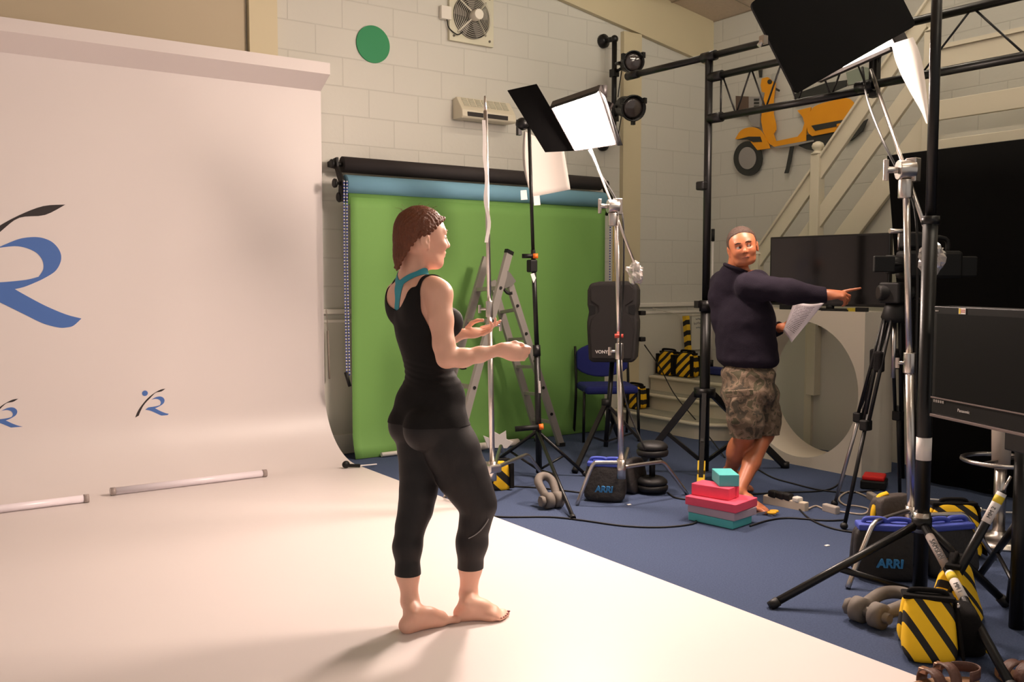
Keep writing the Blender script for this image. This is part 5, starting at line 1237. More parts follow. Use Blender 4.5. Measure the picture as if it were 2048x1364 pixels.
# ================================================================== FIGURE ENGINE (distance field -> one continuous skin)
CF = V((FW.x, FW.y, 0)).normalized()
UVZ = np.array([[RT.x, RT.y, RT.z], [CF.x, CF.y, CF.z], [0, 0, 1.0]])      # rows: right, away, up
def L_(p): return UVZ @ np.array(tuple(p))
def dirv(u, v, z=0.0): return RT * u + CF * v + V((0, 0, z))
class Field:
    def __init__(self, lo, hi, h):
        self.lo = np.array(lo, float); self.h = h
        self.n = np.ceil((np.array(hi) - self.lo) / h).astype(int) + 1
        self.f = np.full(self.n, 1.0, np.float32)
    def _win(self, lo, hi, m):
        a = np.clip(np.floor((lo - m - self.lo) / self.h).astype(int), 0, self.n - 1); b = np.clip(np.ceil((hi + m - self.lo) / self.h).astype(int) + 1, 1, self.n)
        ax = [(self.lo[k] + self.h * np.arange(a[k], b[k])).astype(np.float32) for k in range(3)]
        return tuple(slice(a[k], b[k]) for k in range(3)), np.meshgrid(*ax, indexing='ij', sparse=True)
    def _mix(self, s, d, k, sub=False):
        g = self.f[s]
        if sub:
            hh = np.clip(.5 - .5 * (g + d) / k, 0, 1); self.f[s] = g * (1 - hh) + (-d) * hh + k * hh * (1 - hh)
        else:
            hh = np.clip(.5 + .5 * (d - g) / k, 0, 1); self.f[s] = d * (1 - hh) + g * hh - k * hh * (1 - hh)
    def cone(self, a, b, ra, rb, k=.02, sub=False):
        a = L_(a); b = L_(b); r = max(ra, rb)
        s, (X, Y, Z) = self._win(np.minimum(a, b) - r, np.maximum(a, b) + r, k + .03)
        ba = b - a; L2 = max(1e-9, ba @ ba)
        t = np.clip(((X - a[0]) * ba[0] + (Y - a[1]) * ba[1] + (Z - a[2]) * ba[2]) / L2, 0, 1)
        d = np.sqrt((X - a[0] - t * ba[0]) ** 2 + (Y - a[1] - t * ba[1]) ** 2 + (Z - a[2] - t * ba[2]) ** 2) - (ra + (rb - ra) * t)
        self._mix(s, d.astype(np.float32), k, sub); return self
    def chain(self, pts, rs, k=.02):
        for i in range(len(pts) - 1): self.cone(pts[i], pts[i + 1], rs[i], rs[i + 1], k)
        return self
    def ell(self, c, r, axes=None, k=.02, sub=False):
        """axes: three world vectors for the radii"""
        c = L_(c); r = np.array(r, float)
        R = np.eye(3) if axes is None else np.array([L_(a) / np.linalg.norm(L_(a)) for a in axes])
        ext = np.sqrt(((R.T * r) ** 2).sum(1))
        s, (X, Y, Z) = self._win(c - ext, c + ext, k + .03)
        q = [(R[i, 0] * (X - c[0]) + R[i, 1] * (Y - c[1]) + R[i, 2] * (Z - c[2])) / r[i] for i in range(3)]
        k0 = np.sqrt(q[0] ** 2 + q[1] ** 2 + q[2] ** 2) + 1e-6; k1 = np.sqrt((q[0] / r[0]) ** 2 + (q[1] / r[1]) ** 2 + (q[2] / r[2]) ** 2) + 1e-6
        self._mix(s, (k0 * (k0 - 1) / k1).astype(np.float32), k, sub); return self
    def mesh(self, smooth=1):
        f = self.f; n = self.n; ins = f < 0
        c = np.zeros(n - 1, np.int8)
        for i in (0, 1):
            for j in (0, 1):
                for k in (0, 1): c += ins[i:n[0] - 1 + i, j:n[1] - 1 + j, k:n[2] - 1 + k]
        act = np.argwhere((c > 0) & (c < 8)); idx = np.full(n - 1, -1, np.int32); idx[tuple(act.T)] = np.arange(len(act))
        acc = np.zeros((len(act), 3)); cnt = np.zeros(len(act))
        cor = [(i, j, k) for i in (0, 1) for j in (0, 1) for k in (0, 1)]
        val = {o: f[act[:, 0] + o[0], act[:, 1] + o[1], act[:, 2] + o[2]] for o in cor}
        for o in cor:
            for ax in range(3):
                if o[ax] == 0:
                    p = list(o); p[ax] = 1; p = tuple(p); a, b = val[o], val[p]; m = (a < 0) != (b < 0)
                    t = np.where(m, a / np.where(m, a - b, 1), 0); pt = np.array(o, float)[None, :].repeat(len(act), 0); pt[:, ax] += t
                    acc[m] += pt[m]; cnt[m] += 1
        vts = self.lo + self.h * (act + acc / cnt[:, None])
        quads = []
        for ax in range(3):
            sl0 = [slice(None)] * 3; sl1 = [slice(None)] * 3; sl0[ax] = slice(0, -1); sl1[ax] = slice(1, None)
            ed = np.argwhere(ins[tuple(sl0)] != ins[tuple(sl1)]); b1, b2 = [k for k in range(3) if k != ax]
            ok = (ed[:, b1] > 0) & (ed[:, b2] > 0) & (ed[:, b1] < n[b1] - 1) & (ed[:, b2] < n[b2] - 1); ed = ed[ok]
            q = []
            for da, db in ((-1, -1), (0, -1), (0, 0), (-1, 0)):
                e = ed.copy(); e[:, b1] += da; e[:, b2] += db; q.append(idx[tuple(e.T)])
            q = np.stack(q, 1); fl = ins[tuple(ed.T)]
            if ax == 1: fl = ~fl
            q[~fl] = q[~fl][:, ::-1]; quads.append(q)
        Q = np.concatenate(quads); Q = Q[(Q >= 0).all(1)]
        for _ in range(smooth):
            s = np.zeros_like(vts); w = np.zeros(len(vts))
            for a in range(4):
                np.add.at(s, Q[:, a], vts[Q[:, (a + 1) % 4]] + vts[Q[:, (a + 3) % 4]]); np.add.at(w, Q[:, a], 2)
            vts = vts * .5 + .5 * s / np.maximum(w, 1)[:, None]
        return vts, Q
def normals(v, Q):
    n = np.cross(v[Q[:, 2]] - v[Q[:, 0]], v[Q[:, 3]] - v[Q[:, 1]]); vn = np.zeros_like(v)
    for a in range(4): np.add.at(vn, Q[:, a], n)
    return vn / (np.linalg.norm(vn, axis=1)[:, None] + 1e-12)
def np_obj(name, v, faces, material, parent, label=None, solid=0, off=-1):
    """v in right/away/up coordinates"""
    w = v @ UVZ; wl = WL[parent.name] if parent is not None else V((0, 0, 0))
    me = bpy.data.meshes.new(name); me.from_pydata((w - np.array(wl)).tolist(), [], [list(map(int, f)) for f in faces])
    me.polygons.foreach_set('use_smooth', [True] * len(me.polygons)); me.materials.append(material); me.update()
    o = bpy.data.objects.new(name, me); COL.objects.link(o)
    if parent is not None: o.parent = parent
    WL[o.name] = wl
    if label: o['label'] = label
    if solid: so = o.modifiers.new('solid', 'SOLIDIFY'); so.thickness = solid; so.offset = off
    return o
def clip(v, Q, g, shift):
    """part of the surface where g>0, moved out along the normals by shift (scalar or array); edges cut cleanly"""
    N = normals(v, Q); tri = np.concatenate([Q[:, [0, 1, 2]], Q[:, [0, 2, 3]]])
    vs = v + N * (np.asarray(shift)[:, None] if np.ndim(shift) else shift)
    ins = g > 0; cnt = ins[tri].sum(1)
    full = Q[(ins[Q].sum(1) == 4)]
    qm = ins[Q].sum(1); part = Q[(qm > 0) & (qm < 4)]
    used = {}; out_v = []; out_f = []
    def vid(i):
        if i not in used: used[i] = len(out_v); out_v.append(vs[i])
        return used[i]
    for q in full: out_f.append([vid(i) for i in q])
    cut = {}
    for q in part:
        poly = []
        for k in range(4):
            a, b = int(q[k]), int(q[(k + 1) % 4])
            if ins[a]: poly.append(vid(a))
            if ins[a] != ins[b]:
                e = (min(a, b), max(a, b))
                if e not in cut:
                    t = g[e[0]] / (g[e[0]] - g[e[1]]); cut[e] = len(out_v); out_v.append(vs[e[0]] * (1 - t) + vs[e[1]] * t)
                poly.append(cut[e])
        if len(poly) >= 3: out_f.append(poly)
    return np.array(out_v), out_f
def vnoise(P, s, seed=0.0):
    return np.array([noise.noise(V((p[0] * s + seed, p[1] * s - seed, p[2] * s))) for p in P])
def poly_sd(px, py, poly):
    """signed distance to a 2D polygon (negative inside)"""
    d = np.full(px.shape, 1e9); s = np.ones(px.shape)
    n = len(poly)
    for i in range(n):
        x0, y0 = poly[i]; x1, y1 = poly[i - 1]; ex, ey = x1 - x0, y1 - y0; wx, wy = px - x0, py - y0
        t = np.clip((wx * ex + wy * ey) / (ex * ex + ey * ey + 1e-12), 0, 1); d = np.minimum(d, (wx - ex * t) ** 2 + (wy - ey * t) ** 2)
        c1 = py >= y0; c2 = py < y1; c3 = ex * wy > ey * wx
        m = (c1 & c2 & c3) | (~c1 & ~c2 & ~c3); s = np.where(m, -s, s)
    return s * np.sqrt(d)

def skin_mat(name, rgb, rough=.5):
    m = mat(name, rgb, rough, noise_s=14, noise_a=.05, sub=.12)
    return m

def head_shape(fd, O, h, s, w, sc=1.0, male=False):
    """h: face forward, s: image-right side axis, w: up. returns helper P(f,side,z)"""
    P = lambda f, sd, z: O + h * (f * sc) + s * (sd * sc) + w * (z * sc)
    ax = (h, s, w); m_w = 1.13 if male else 1.0; ew_ = .0085 if male else 0.0; cz = .010 if male else 0.0
    fd.ell(P(.0, 0, .012), (.096 * sc, .073 * m_w * sc, .088 * sc), ax, .02)
    fd.ell(P(.046, 0, -.012), (.056 * sc, .062 * m_w * sc, .075 * sc), ax, .02)
    fd.ell(P(.046, 0, -.062), (.048 * sc, (.060 if male else .050) * sc, .06 * sc), ax, .025)
    fd.ell(P(.052, 0, -.096 + cz * .6), (.04 * sc, (.050 if male else .036) * sc, .036 * sc), ax, .02)
    fd.ell(P(.072, 0, -.112 + cz), (.019 * sc, .022 * sc, .018 * sc), ax, .02)
    for e in (-1, 1):
        fd.cone(P(-.01, e * .052, -.045), P(.045, e * .034, -.10), .022 * sc, .018 * sc, .025)
        fd.ell(P(.072 if male else .078, e * .037, -.044), (.02 * sc, .02 * sc, .018 * sc), ax, .035 if male else .02)
        fd.cone(P(.093, e * .016, .008), P(.083, e * .042, .012), .009 * sc, .008 * sc, .014)
        fd.ell(P(.096, e * .031, -.013), (.012 * sc, .015 * sc, .010 * sc), ax, .008, sub=True)
    fd.cone(P(.094, 0, .0), P(.112, 0, -.040), .008 * sc, .0105 * sc, .012)
    fd.ell(P(.112, 0, -.043), (.011 * sc, .011 * sc, .009 * sc), ax, .008)
    for e in (-1, 1): fd.ell(P(.101, e * .012, -.046), (.010 * sc, .007 * sc, .007 * sc), ax, .006)
    fd.ell(P(.087, 0, -.072), (.015 * sc, .024 * sc, .012 * sc), ax, .012)
    fd.ell(P(.098, 0, -.0705), (.0075 * sc, .020 * sc, .0055 * sc), ax, .004)
    fd.ell(P(.096, 0, -.083), (.0075 * sc, .017 * sc, .0055 * sc), ax, .004)
    fd.ell(P(.107, 0, -.0768), (.010 * sc, .016 * sc, .0018 * sc), ax, .002, sub=True)
    for e in (-1, 1):
        c = P(.0, e * (.073 + ew_), -.030); a = (h * .95 + s * e * -.25).normalized()
        fd.ell(c, (.017 * sc, .007 * sc, .030 * sc), (a, s, w), .006)
        fd.ell(P(-.006, e * (.079 + ew_), -.024), (.018 * sc, .0055 * sc, .026 * sc), (a, s, w), .004)
        fd.ell(P(.008, e * (.083 + ew_), -.028), (.008 * sc, .006 * sc, .014 * sc), (a, s, w), .003, sub=True)
        fd.ell(P(.006, e * (.074 + ew_), -.056), (.008 * sc, .005 * sc, .008 * sc), (a, s, w), .006)
    return P

def hand_fingers(fd, fingers, k=.004):
    for pts, r0 in fingers:
        rs = [r0 * (1 - .10 * i) for i in range(len(pts))]
        fd.chain(pts, rs, k)

# ================================================================== THE WOMAN
wf, wr = dirv(.85, .53), dirv(.53, -.85); wz = V((0, 0, 1)); AX = (wr, wf, wz)
W0 = V((A(860, 840, 3.83).x, A(860, 840, 3.83).y, ZF))
woman = thing('person', 'barefoot person in black vest and leggings with braided red hair, hands held out', 'person', W0)
lo = L_(A(840, 840, 3.84)) + np.array([-.22, -.42, 0]); hi = lo + np.array([.75, .95, 0]); lo[2] = 0.0; hi[2] = 1.78
fd = Field(lo, hi, .0046)
C = A(838, 575, 3.84)
# torso
fd.ell(A(838, 615, 3.84), (.150, .085, .12), AX, .03)
fd.ell(A(842, 650, 3.84), (.128, .098, .15), AX, .03)
fd.cone(A(826, 572, 3.84) + wr * .02, A(838, 575, 3.84) + wr * .135, .055, .04, .03)
fd.cone(A(826, 572, 3.84) - wr * .02, A(838, 575, 3.84) - wr * .135, .055, .04, .03)
for e in (-1, 1):
    fd.ell(A(846, 645, 3.84) + wr * .068 * e + wf * .085, (.055, .052, .058), AX, .03)
    fd.ell(A(830, 605, 3.84) + wr * .075 * e - wf * .060, (.052, .028, .075), AX, .03)
fd.ell(A(858, 722, 3.84), (.112, .092, .13), AX, .05)
fd.ell(A(862, 790, 3.84), (.138, .104, .10), AX, .05)
fd.ell(A(860, 838, 3.83), (.152, .108, .10), AX, .04)
for e in (-1, 1): fd.ell(A(858, 852, 3.83) + wr * .072 * e - wf * .062, (.078, .078, .085), AX, .03)
fd.ell(A(840, 806, 3.86), (.098, .095, .085), AX, .04)
fd.ell(A(890, 800, 3.79), (.07, .08, .10), AX, .04)
# neck
fd.chain([A(836, 500, 3.81), A(826, 545, 3.84), A(822, 578, 3.85)], [.050, .051, .062], .03)
fd.cone(A(846, 515, 3.78), A(845, 556, 3.80), .016, .018, .02)
# right leg
pts = [A(886, 850, 3.78), A(905, 900, 3.79), A(925, 950, 3.80), A(944, 985, 3.80), A(957, 1010, 3.80), A(950, 1045, 3.81), A(946, 1085, 3.83), A(941, 1134, 3.85), A(937, 1185, 3.865)]
fd.chain(pts, [.098, .103, .098, .080, .066, .056, .054, .0435, .036], .03)
fd.ell(A(943, 1088, 3.83) - RT * .012, (.045, .045, .085), None, .03)
# left leg
pts = [A(838, 855, 3.90), A(840, 900, 3.88), A(840, 945, 3.86), A(836, 986, 3.84), A(831, 1020, 3.83), A(821, 1052, 3.81), A(815, 1093, 3.79), A(815.5, 1147, 3.77), A(820, 1200, 3.755)]
fd.chain(pts, [.088, .085, .077, .069, .063, .053, .053, .043, .033], .03)
# feet
def foot(heel, toe, lat, ankle, wdt=.042):
    """lat: world direction of the little-toe side"""
    d = (toe - heel); d.z = 0; L = d.length; d.normalize(); x = V((-d.y, d.x, 0)); x = x if x.dot(lat) > 0 else -x
    q = lambda a, b, z: heel + d * (a * L) + x * b + V((0, 0, z - heel.z + ZF))
    fd.ell(q(.13, 0, .030), (.036, .031, .031), (d, x, wz), .02)
    fd.chain([ankle, q(.26, .0, .062), q(.50, -.006, .046), q(.70, -.008, .032)], [.035, .037, .032, .026], .025)
    fd.cone(q(.15, 0, .026), q(.66, .020, .019), .026, .018, .02); fd.cone(q(.15, 0, .026), q(.68, -.018, .020), .026, .020, .02)
    fd.ell(q(.68, .002, .020), (.038, wdt, .023), (d, x, wz), .02)
    tips = []
    for i, (b, a, r) in enumerate(((-.029, 1.0, .0140), (-.008, .985, .0095), (.009, .95, .0085), (.023, .91, .008), (.034, .86, .0078))):
        p0, p1, p2 = q(.72, b * .92, .020), q(a - .10, b, .016), q(a - .035, b, .010)
        fd.chain([p0, p1, p2], [r * 1.15, r, r * .95], .006); tips.append((p2 + d * r * .5 + V((0, 0, r * .72)), d, x, r))
    for e in (-1, 1): fd.ell(q(.20, e * .030, .075), (.014, .012, .014), (d, x, wz), .015)
    return tips
tR = foot(G(910, 1240, ZF), G(1018, 1237, ZF), dirv(.2, -1), A(937, 1190, 3.865))
tL = foot(G(800, 1268, ZF), G(911, 1240, ZF), dirv(-.4, 1), A(820, 1205, 3.755))
# right arm and hand
shR, elR, wrR = A(879, 588, 3.71), A(893, 716, 3.655), A(1004, 699, 3.73)
fd.cone(A(868, 580, 3.74), shR, .05, .052, .03)
fd.chain([shR, A(882, 640, 3.69), A(888, 690, 3.665), elR], [.050, .0475, .042, .038], .02)
fd.chain([elR, A(925, 716, 3.68), A(960, 709, 3.705), wrR], [.037, .0365, .030, .0215], .02)
hx = (A(1042, 706, 3.75) - wrR).normalized(); hy = dirv(0, .15, 1); hy = (hy - hx * hy.dot(hx)).normalized(); hn = hx.cross(hy); hn = hn if hn.dot(CF) < 0 else -hn   # hn: back of the hand towards the camera
HP = lambda a, b, c: wrR + hx * a + hy * b + hn * c
fd.ell(HP(.046, -.004, .0), (.056, .036, .019), (hx, hy, hn), .02)
fd.cone(wrR, HP(.03, 0, 0), .022, .024, .02)
fing = []
for i, b in enumerate((.022, .006, -.011, -.026)):
    l = (.034, .037, .034, .027)[i]
    k0_ = HP(.088 - .004 * i, b, .006); k1_ = k0_ + hx * l * .75 - hn * .012 + hy * .004; k2_ = k1_ - hn * l * .75 + hx * .002 + hy * .006; k3_ = k2_ - hx * l * .55 + hn * .002 + hy * .004
    fing.append(([k0_, k1_, k2_, k3_], .0092))
hand_fingers(fd, fing)
hand_fingers(fd, [([HP(.02, .024, -.006), HP(.052, .037, -.008), HP(.082, .036, -.016), HP(.105, .027, -.024)], .0105)], .008)
# left arm and hand
shL, elL, wrL = A(797, 588, 3.97), A(842, 706, 4.05), A(926, 667, 4.10)
fd.cone(A(808, 580, 3.94), shL, .05, .05, .03)
fd.chain([shL, A(818, 650, 4.02), elL], [.048, .043, .037], .02)
fd.chain([elL, A(880, 690, 4.07), wrL], [.037, .032, .021], .02)
gx = (A(972, 661, 4.11) - wrL).normalized(); gn = dirv(-.1, -.5, .86); gn = (gn - gx * gn.dot(gx)).normalized(); gy = gx.cross(gn); gy = gy if gy.dot(CF) > 0 else -gy   # gn: palm normal (up, to camera); gy away
GP = lambda a, b, c: wrL + gx * a + gy * b + gn * c
fd.ell(GP(.045, 0, -.004), (.052, .036, .017), (gx, gy, gn), .02)
fing = []
for i, b in enumerate((-.028, -.010, .009, .026)):
    cu = (.75, .55, .28, .18)[i]; l = (.036, .040, .039, .031)[i]
    p = GP(.086, b, 0); ang = 0; pts = [p]
    for j in range(3):
        ang += cu * (.6 if j == 0 else 1.0); p = p + (gx * math.cos(ang) + gn * math.sin(ang)) * l * (1.0 - .2 * j); pts.append(p)
    fing.append((pts, .0092))
hand_fingers(fd, fing)
hand_fingers(fd, [([GP(.02, .030, .004), GP(.045, .046, .018), GP(.072, .044, .03), GP(.096, .034, .034)], .0105)], .008)
# head
th = math.radians(24); hh = dirv(math.cos(th), math.sin(th)); hs = dirv(-math.sin(th), math.cos(th)); hs = -hs    # hs: her right side, towards the camera
HO = A(839, 468, 3.80)
WP = head_shape(fd, HO, hh, hs, wz, 1.07)
wv, wq = fd.mesh(2)
skin_w = skin_mat('skin_fair', (236, 184, 160), .45)
body = np_obj('body', wv, wq, skin_w, woman)
# clothing cut from the body surface
rel = wv - L_(A(835, 575, 3.84)); wrl, wfl = L_(wr), L_(wf)
rr = rel @ wrl; ff = rel @ wfl; zz = wv[:, 2]
armdist = np.minimum.reduce([np.linalg.norm(wv - (L_(a) + np.clip(((wv - L_(a)) @ (L_(b) - L_(a))) / ((L_(b) - L_(a)) @ (L_(b) - L_(a))), 0, 1)[:, None] * (L_(b) - L_(a))), axis=1) - r for a, b, r in ((A(879, 600, 3.71), elR, .056), (elR, wrR, .05), (A(797, 600, 3.97), elL, .054), (elL, wrL, .06), (wrR, HP(.16, 0, 0), .09), (wrL, GP(.24, 0, 0), .085))])
az = np.abs(rr)
ri = np.where(zz < 1.275, -1, np.interp(zz, [1.275, 1.283, 1.295, 1.31, 1.33, 1.38, 1.42, 1.46], [.0, .034, .062, .080, .094, .107, .106, .104]))
ra = np.interp(zz, [1.14, 1.19, 1.23, 1.27, 1.32, 1.38, 1.42, 1.46], [.30, .158, .144, .134, .129, .127, .126, .125])
ss_ = lambda x, a, b: np.clip((x - a) / (b - a), 0, 1) ** 2 * (3 - 2 * np.clip((x - a) / (b - a), 0, 1))
ra = ra + .10 * ss_(ff, .045, .10) * (1 - ss_(zz, 1.27, 1.34))
g_tank = np.minimum.reduce([np.where(ri < 0, .03, az - ri), ra - az, zz - .815, 1.46 - zz])
g_tank = np.where(zz < 1.20, np.minimum.reduce([armdist * 1.0, zz - .815]), np.where(ff > .06, np.minimum(armdist, g_tank), g_tank))
fold = vnoise(wv, 16, 3.0) * .0022 + .0012 * np.sin(zz * 260 + rr * 60) * np.exp(-((zz - 1.02) / .05) ** 2)
tank_m = mat('vest_black', (18, 15, 16), .8, bump=.2, bump_s=500, spec=.3); leg_m = mat('leggings_black', (28, 24, 26), .6, bump=.15, bump_s=600, spec=.4)
v_, f_ = clip(wv, wq, g_tank, .0055 + fold); np_obj('vest', v_, f_, tank_m, woman, solid=.003)
g_leg = np.minimum.reduce([zz - .215, .98 - zz, np.where(zz > .6, armdist, .05)])
v_, f_ = clip(wv, wq, g_leg, .0028 + .0008 * fold / .002); np_obj('leggings', v_, f_, leg_m, woman, solid=.002)
arm_c = 1.380 + .76 * az
g_bra = np.maximum(np.minimum.reduce([.024 + .05 * np.clip(zz - 1.34, 0, 1) - az, zz - 1.20, 1.40 - zz, -ff - .01]), np.minimum.reduce([.013 - np.abs(zz - arm_c) * .8, .085 - az, -ff + .02]))
v_, f_ = clip(wv, wq, g_bra, .003); np_obj('sports_bra', v_, f_, mat('bra_teal', (62, 158, 176), .75, bump=.2, bump_s=500), woman, solid=.002)
# reflective piping on the right calf
pp_ = [(937, 1077), (950, 1070), (962, 1060), (972, 1047), (977, 1038)]
vl = wv[(np.abs(wv[:, 2] - .36) < .14)]
pts = []
for px, py in pp_:
    best = None
    d0 = L_(A(px, py, 3.8)) - L_(EYE); d0 /= np.linalg.norm(d0); rel2 = vl - L_(EYE); t = rel2 @ d0; pd = np.linalg.norm(rel2 - t[:, None] * d0, axis=1)
    m = pd < .008
    if m.any(): pts.append(EYE + V(tuple(d0 @ UVZ)) * (float(t[m].min()) - .006))
if len(pts) > 2: M().sweep(pts, .0022, sub=5, n=6).build('reflective_piping', mat('piping_silver', (150, 146, 146), .4), woman)
# toenails
nm_ = mat('toenail_red', (120, 30, 44), .3)
for tips in (tR, tL):
    for i, (p, d, x, r) in enumerate(tips):
        M().ell(p, (r * .62, r * .55, r * .28), Matrix((d, x, wz)).transposed(), nu=10, nv=6).build('toenail', nm_, body)
# eyes, brows, lips
ew = mat('eye_white', (236, 230, 224), .2); ei = mat('eye_iris', (74, 60, 48), .2); bh = mat('brow_red', (128, 76, 46), .8)
def eye(parent, P, e, look, sc):
    c = P(.0835, e * .031, -.013); M().ell(c, .0125 * sc, nu=18, nv=12).build('eye', ew, parent)
    M().ell(c + look * .0092 * sc, (.0058 * sc, .0058 * sc, .0058 * sc), nu=14, nv=10).build('iris', ei, parent)
for e in (-1, 1):
    eye(body, WP, e, (hh + wz * -.05).normalized(), 1.07)
    M().sweep([WP(.101, e * .016, .008), WP(.100, e * .032, .015), WP(.087, e * .046, .010)], [.0026, .003, .0018], n=6).build('eyebrow', bh, body)
# hair
fh = Field(L_(HO) - .2, L_(HO) + .2, .0036)
axh = (hh, hs, wz); s_ = 1.07
fh.ell(WP(.001, 0, .013), (.1015 * s_, .082 * s_, .095 * s_), axh, .02)
fh.ell(WP(-.036, 0, -.035), (.061 * s_, .068 * s_, .072 * s_), axh, .03)
fh.ell(WP(-.066, 0, -.085), (.034 * s_, .048 * s_, .05 * s_), axh, .03)
fh.cone(WP(-.078, .004, -.10), WP(-.088, .012, -.148), .022, .010, .02)
face = [(.25, .080), (.098, .066), (.062, .060), (.038, .044), (.026, .016), (.010, .0), (-.022, -.004), (-.046, -.022), (-.058, -.058), (-.074, -.094), (-.098, -.16), (-.1, -.26), (.25, -.26)]
X, Y, Z = np.meshgrid(*[(fh.lo[k] + fh.h * np.arange(fh.n[k])) for k in range(3)], indexing='ij')
q = np.stack([X, Y, Z], -1) - L_(HO); fl_ = (q @ L_(hh)) / s_; zl_ = (q @ L_(wz)) / s_
sd = poly_sd(fl_, zl_, face).astype(np.float32) * s_
fh._mix((slice(None),) * 3, sd, .010, sub=True)
bp_ = [(.084, .026, .062), (.066, .044, .052), (.046, .060, .040), (.030, .070, .022), (.010, .076, .006), (-.016, .077, -.004), (-.040, .068, -.022), (-.058, .056, -.048), (-.074, .040, -.076), (-.084, .022, -.102), (-.090, .006, -.126)]
for e in (-1, 1):
    path = catmull([V((a, e * b, c)) for a, b, c in bp_], 3)
    for i, p in enumerate(path):
        a_ = (path[min(i + 1, len(path) - 1)] - path[max(i - 1, 0)]).normalized(); o_ = V((0, e, .3)).cross(a_).normalized()
        side_ = 1 if i % 2 else -1; c_ = p + o_ * (.0045 if i < len(path) * .5 else .0022) * side_
        dd_ = hh * a_.x + hs * a_.y + wz * a_.z; oo_ = hh * o_.x + hs * o_.y + wz * o_.z
        fh.ell(WP(c_.x, c_.y * 1.04, c_.z), (.0125, .0075, .0085 if i < len(path) * .5 else .0060), ((dd_ + oo_ * .8 * side_).normalized(), (oo_ - dd_ * .8 * side_).normalized(), dd_.cross(oo_)), .002)
hv, hq = fh.mesh(1)
hn_ = normals(hv, hq); q = hv - L_(HO); ph = np.arctan2(q[:, 2], q @ L_(hh)); sw_ = q @ L_(hs)
hv = hv + hn_ * (.0012 * np.sin(sw_ * 620 + 3 * np.sin(ph * 5)) + .0022 * vnoise(hv, 40, 1.0))[:, None]
hm_ = mat('hair_auburn', (106, 54, 27), .42, noise_s=60, noise_a=.35, bump=.5, bump_s=160)
np_obj('hair', hv, hq, hm_, woman)
# loose wisps around the crown
for i in range(14):
    a = random.uniform(-.07, .08); b = random.uniform(-.05, .05); c0 = WP(a, b, .098 - 3.5 * (a * a + b * b)); t1 = V((random.uniform(-.02, .02), random.uniform(-.02, .02), random.uniform(.008, .02)))
    M().sweep([c0, c0 + t1, c0 + t1 * 1.3 + hh * random.uniform(-.02, .02)], [.0005, .0004, .0003], n=4, sub=3).build('hair_wisp', hm_, woman)
# ================================================================== THE MAN
D0m = 5.95
mf, mr_ = dirv(.87, .5), dirv(.5, -.87); AXM = (mr_, mf, wz)
mb = G(1500, 985); man = thing('person', 'person in navy sweater and camouflage shorts pointing right, holding a sheet of paper', 'person', (mb.x, mb.y, 0))
lo = L_(A(1485, 700, D0m)) + np.array([-.26, -.50, 0]); hi = lo + np.array([1.10, 1.15, 0]); lo[2] = 0.0; hi[2] = 1.82
fm = Field(lo, hi, .0052)
# trunk
fm.ell(A(1488, 640, 6.0), (.195, .145, .20), AXM, .04); fm.ell(A(1490, 690, 6.0), (.17, .135, .16), AXM, .04); fm.ell(A(1490, 745, 6.0), (.155, .120, .13), AXM, .04)
fm.cone(A(1478, 562, 6.0) - mr_ * .15, A(1478, 562, 6.0) + mr_ * .15, .07, .07, .04)
fm.chain([A(1478, 512, 5.93), A(1474, 545, 5.97), A(1473, 565, 6.0)], [.062, .064, .08], .03)
# right arm, pointing
shM, elM, wrM = A(1496, 572, 5.83), A(1580, 584, 5.72), A(1654, 590, 5.66)
fm.chain([shM, elM, wrM], [.066, .050, .030], .03)
px_ = (A(1690, 588, 5.64) - wrM).normalized(); pn = dirv(.05, -.5, .86); pn = (pn - px_ * pn.dot(px_)).normalized(); py_ = pn.cross(px_)
py_ = py_ if py_.dot(CF) > 0 else -py_
PM = lambda a, b, c: wrM + px_ * a + py_ * b + pn * c
fm.ell(PM(.050, 0, 0), (.060, .043, .020), (px_, py_, pn), .02); fm.cone(wrM, PM(.03, 0, 0), .029, .028, .02)
fin = [([PM(.098, .026, .002), PM(.140, .026, .010), PM(.170, .027, .014), PM(.198, .028, .018)], .0105)]
for i, b in enumerate((.007, -.013, -.031)):
    l = (.044, .042, .034)[i]
    k0_ = PM(.098 - .006 * i, b, .0); k1_ = k0_ + px_ * l * (.80 - .2 * i) - pn * l * (.45 + .25 * i); k2_ = k1_ - pn * l * .7 - px_ * l * (.1 - .05 * i); fin.append(([k0_, k1_, k2_, k2_ - px_ * l * .35 - pn * l * .25], .0105))
hand_fingers(fm, fin)
hand_fingers(fm, [([PM(.03, .03, -.008), PM(.06, .03, -.032), PM(.085, .022, -.046), PM(.104, .012, -.05)], .0115)], .008)
# left arm, holding the paper
shL2, elL2, wrL2 = A(1462, 572, 6.15), A(1520, 668, 6.18), A(1562, 655, 6.02)
fm.chain([shL2, elL2, wrL2], [.064, .048, .029], .03)
qx = (A(1592, 651, 5.93) - wrL2).normalized(); qn = dirv(-.1, -.75, .6); qn = (qn - qx * qn.dot(qx)).normalized(); qy = qn.cross(qx); qy = qy if qy.z > 0 else -qy
QM = lambda a, b, c: wrL2 + qx * a + qy * b + qn * c
fm.ell(QM(.045, 0, -.004), (.052, .040, .018), (qx, qy, qn), .02)
fin = []
for i, b in enumerate((.027, .009, -.010, -.027)):
    p0 = QM(.088, b, -.010); p1 = QM(.118, b, -.016); p2 = QM(.138, b, -.014); fin.append(([p0, p1, p2], .0100))
hand_fingers(fm, fin)
hand_fingers(fm, [([QM(.03, .026, .006), QM(.06, .030, .020), QM(.088, .020, .022), QM(.108, .010, .020)], .0115)], .008)
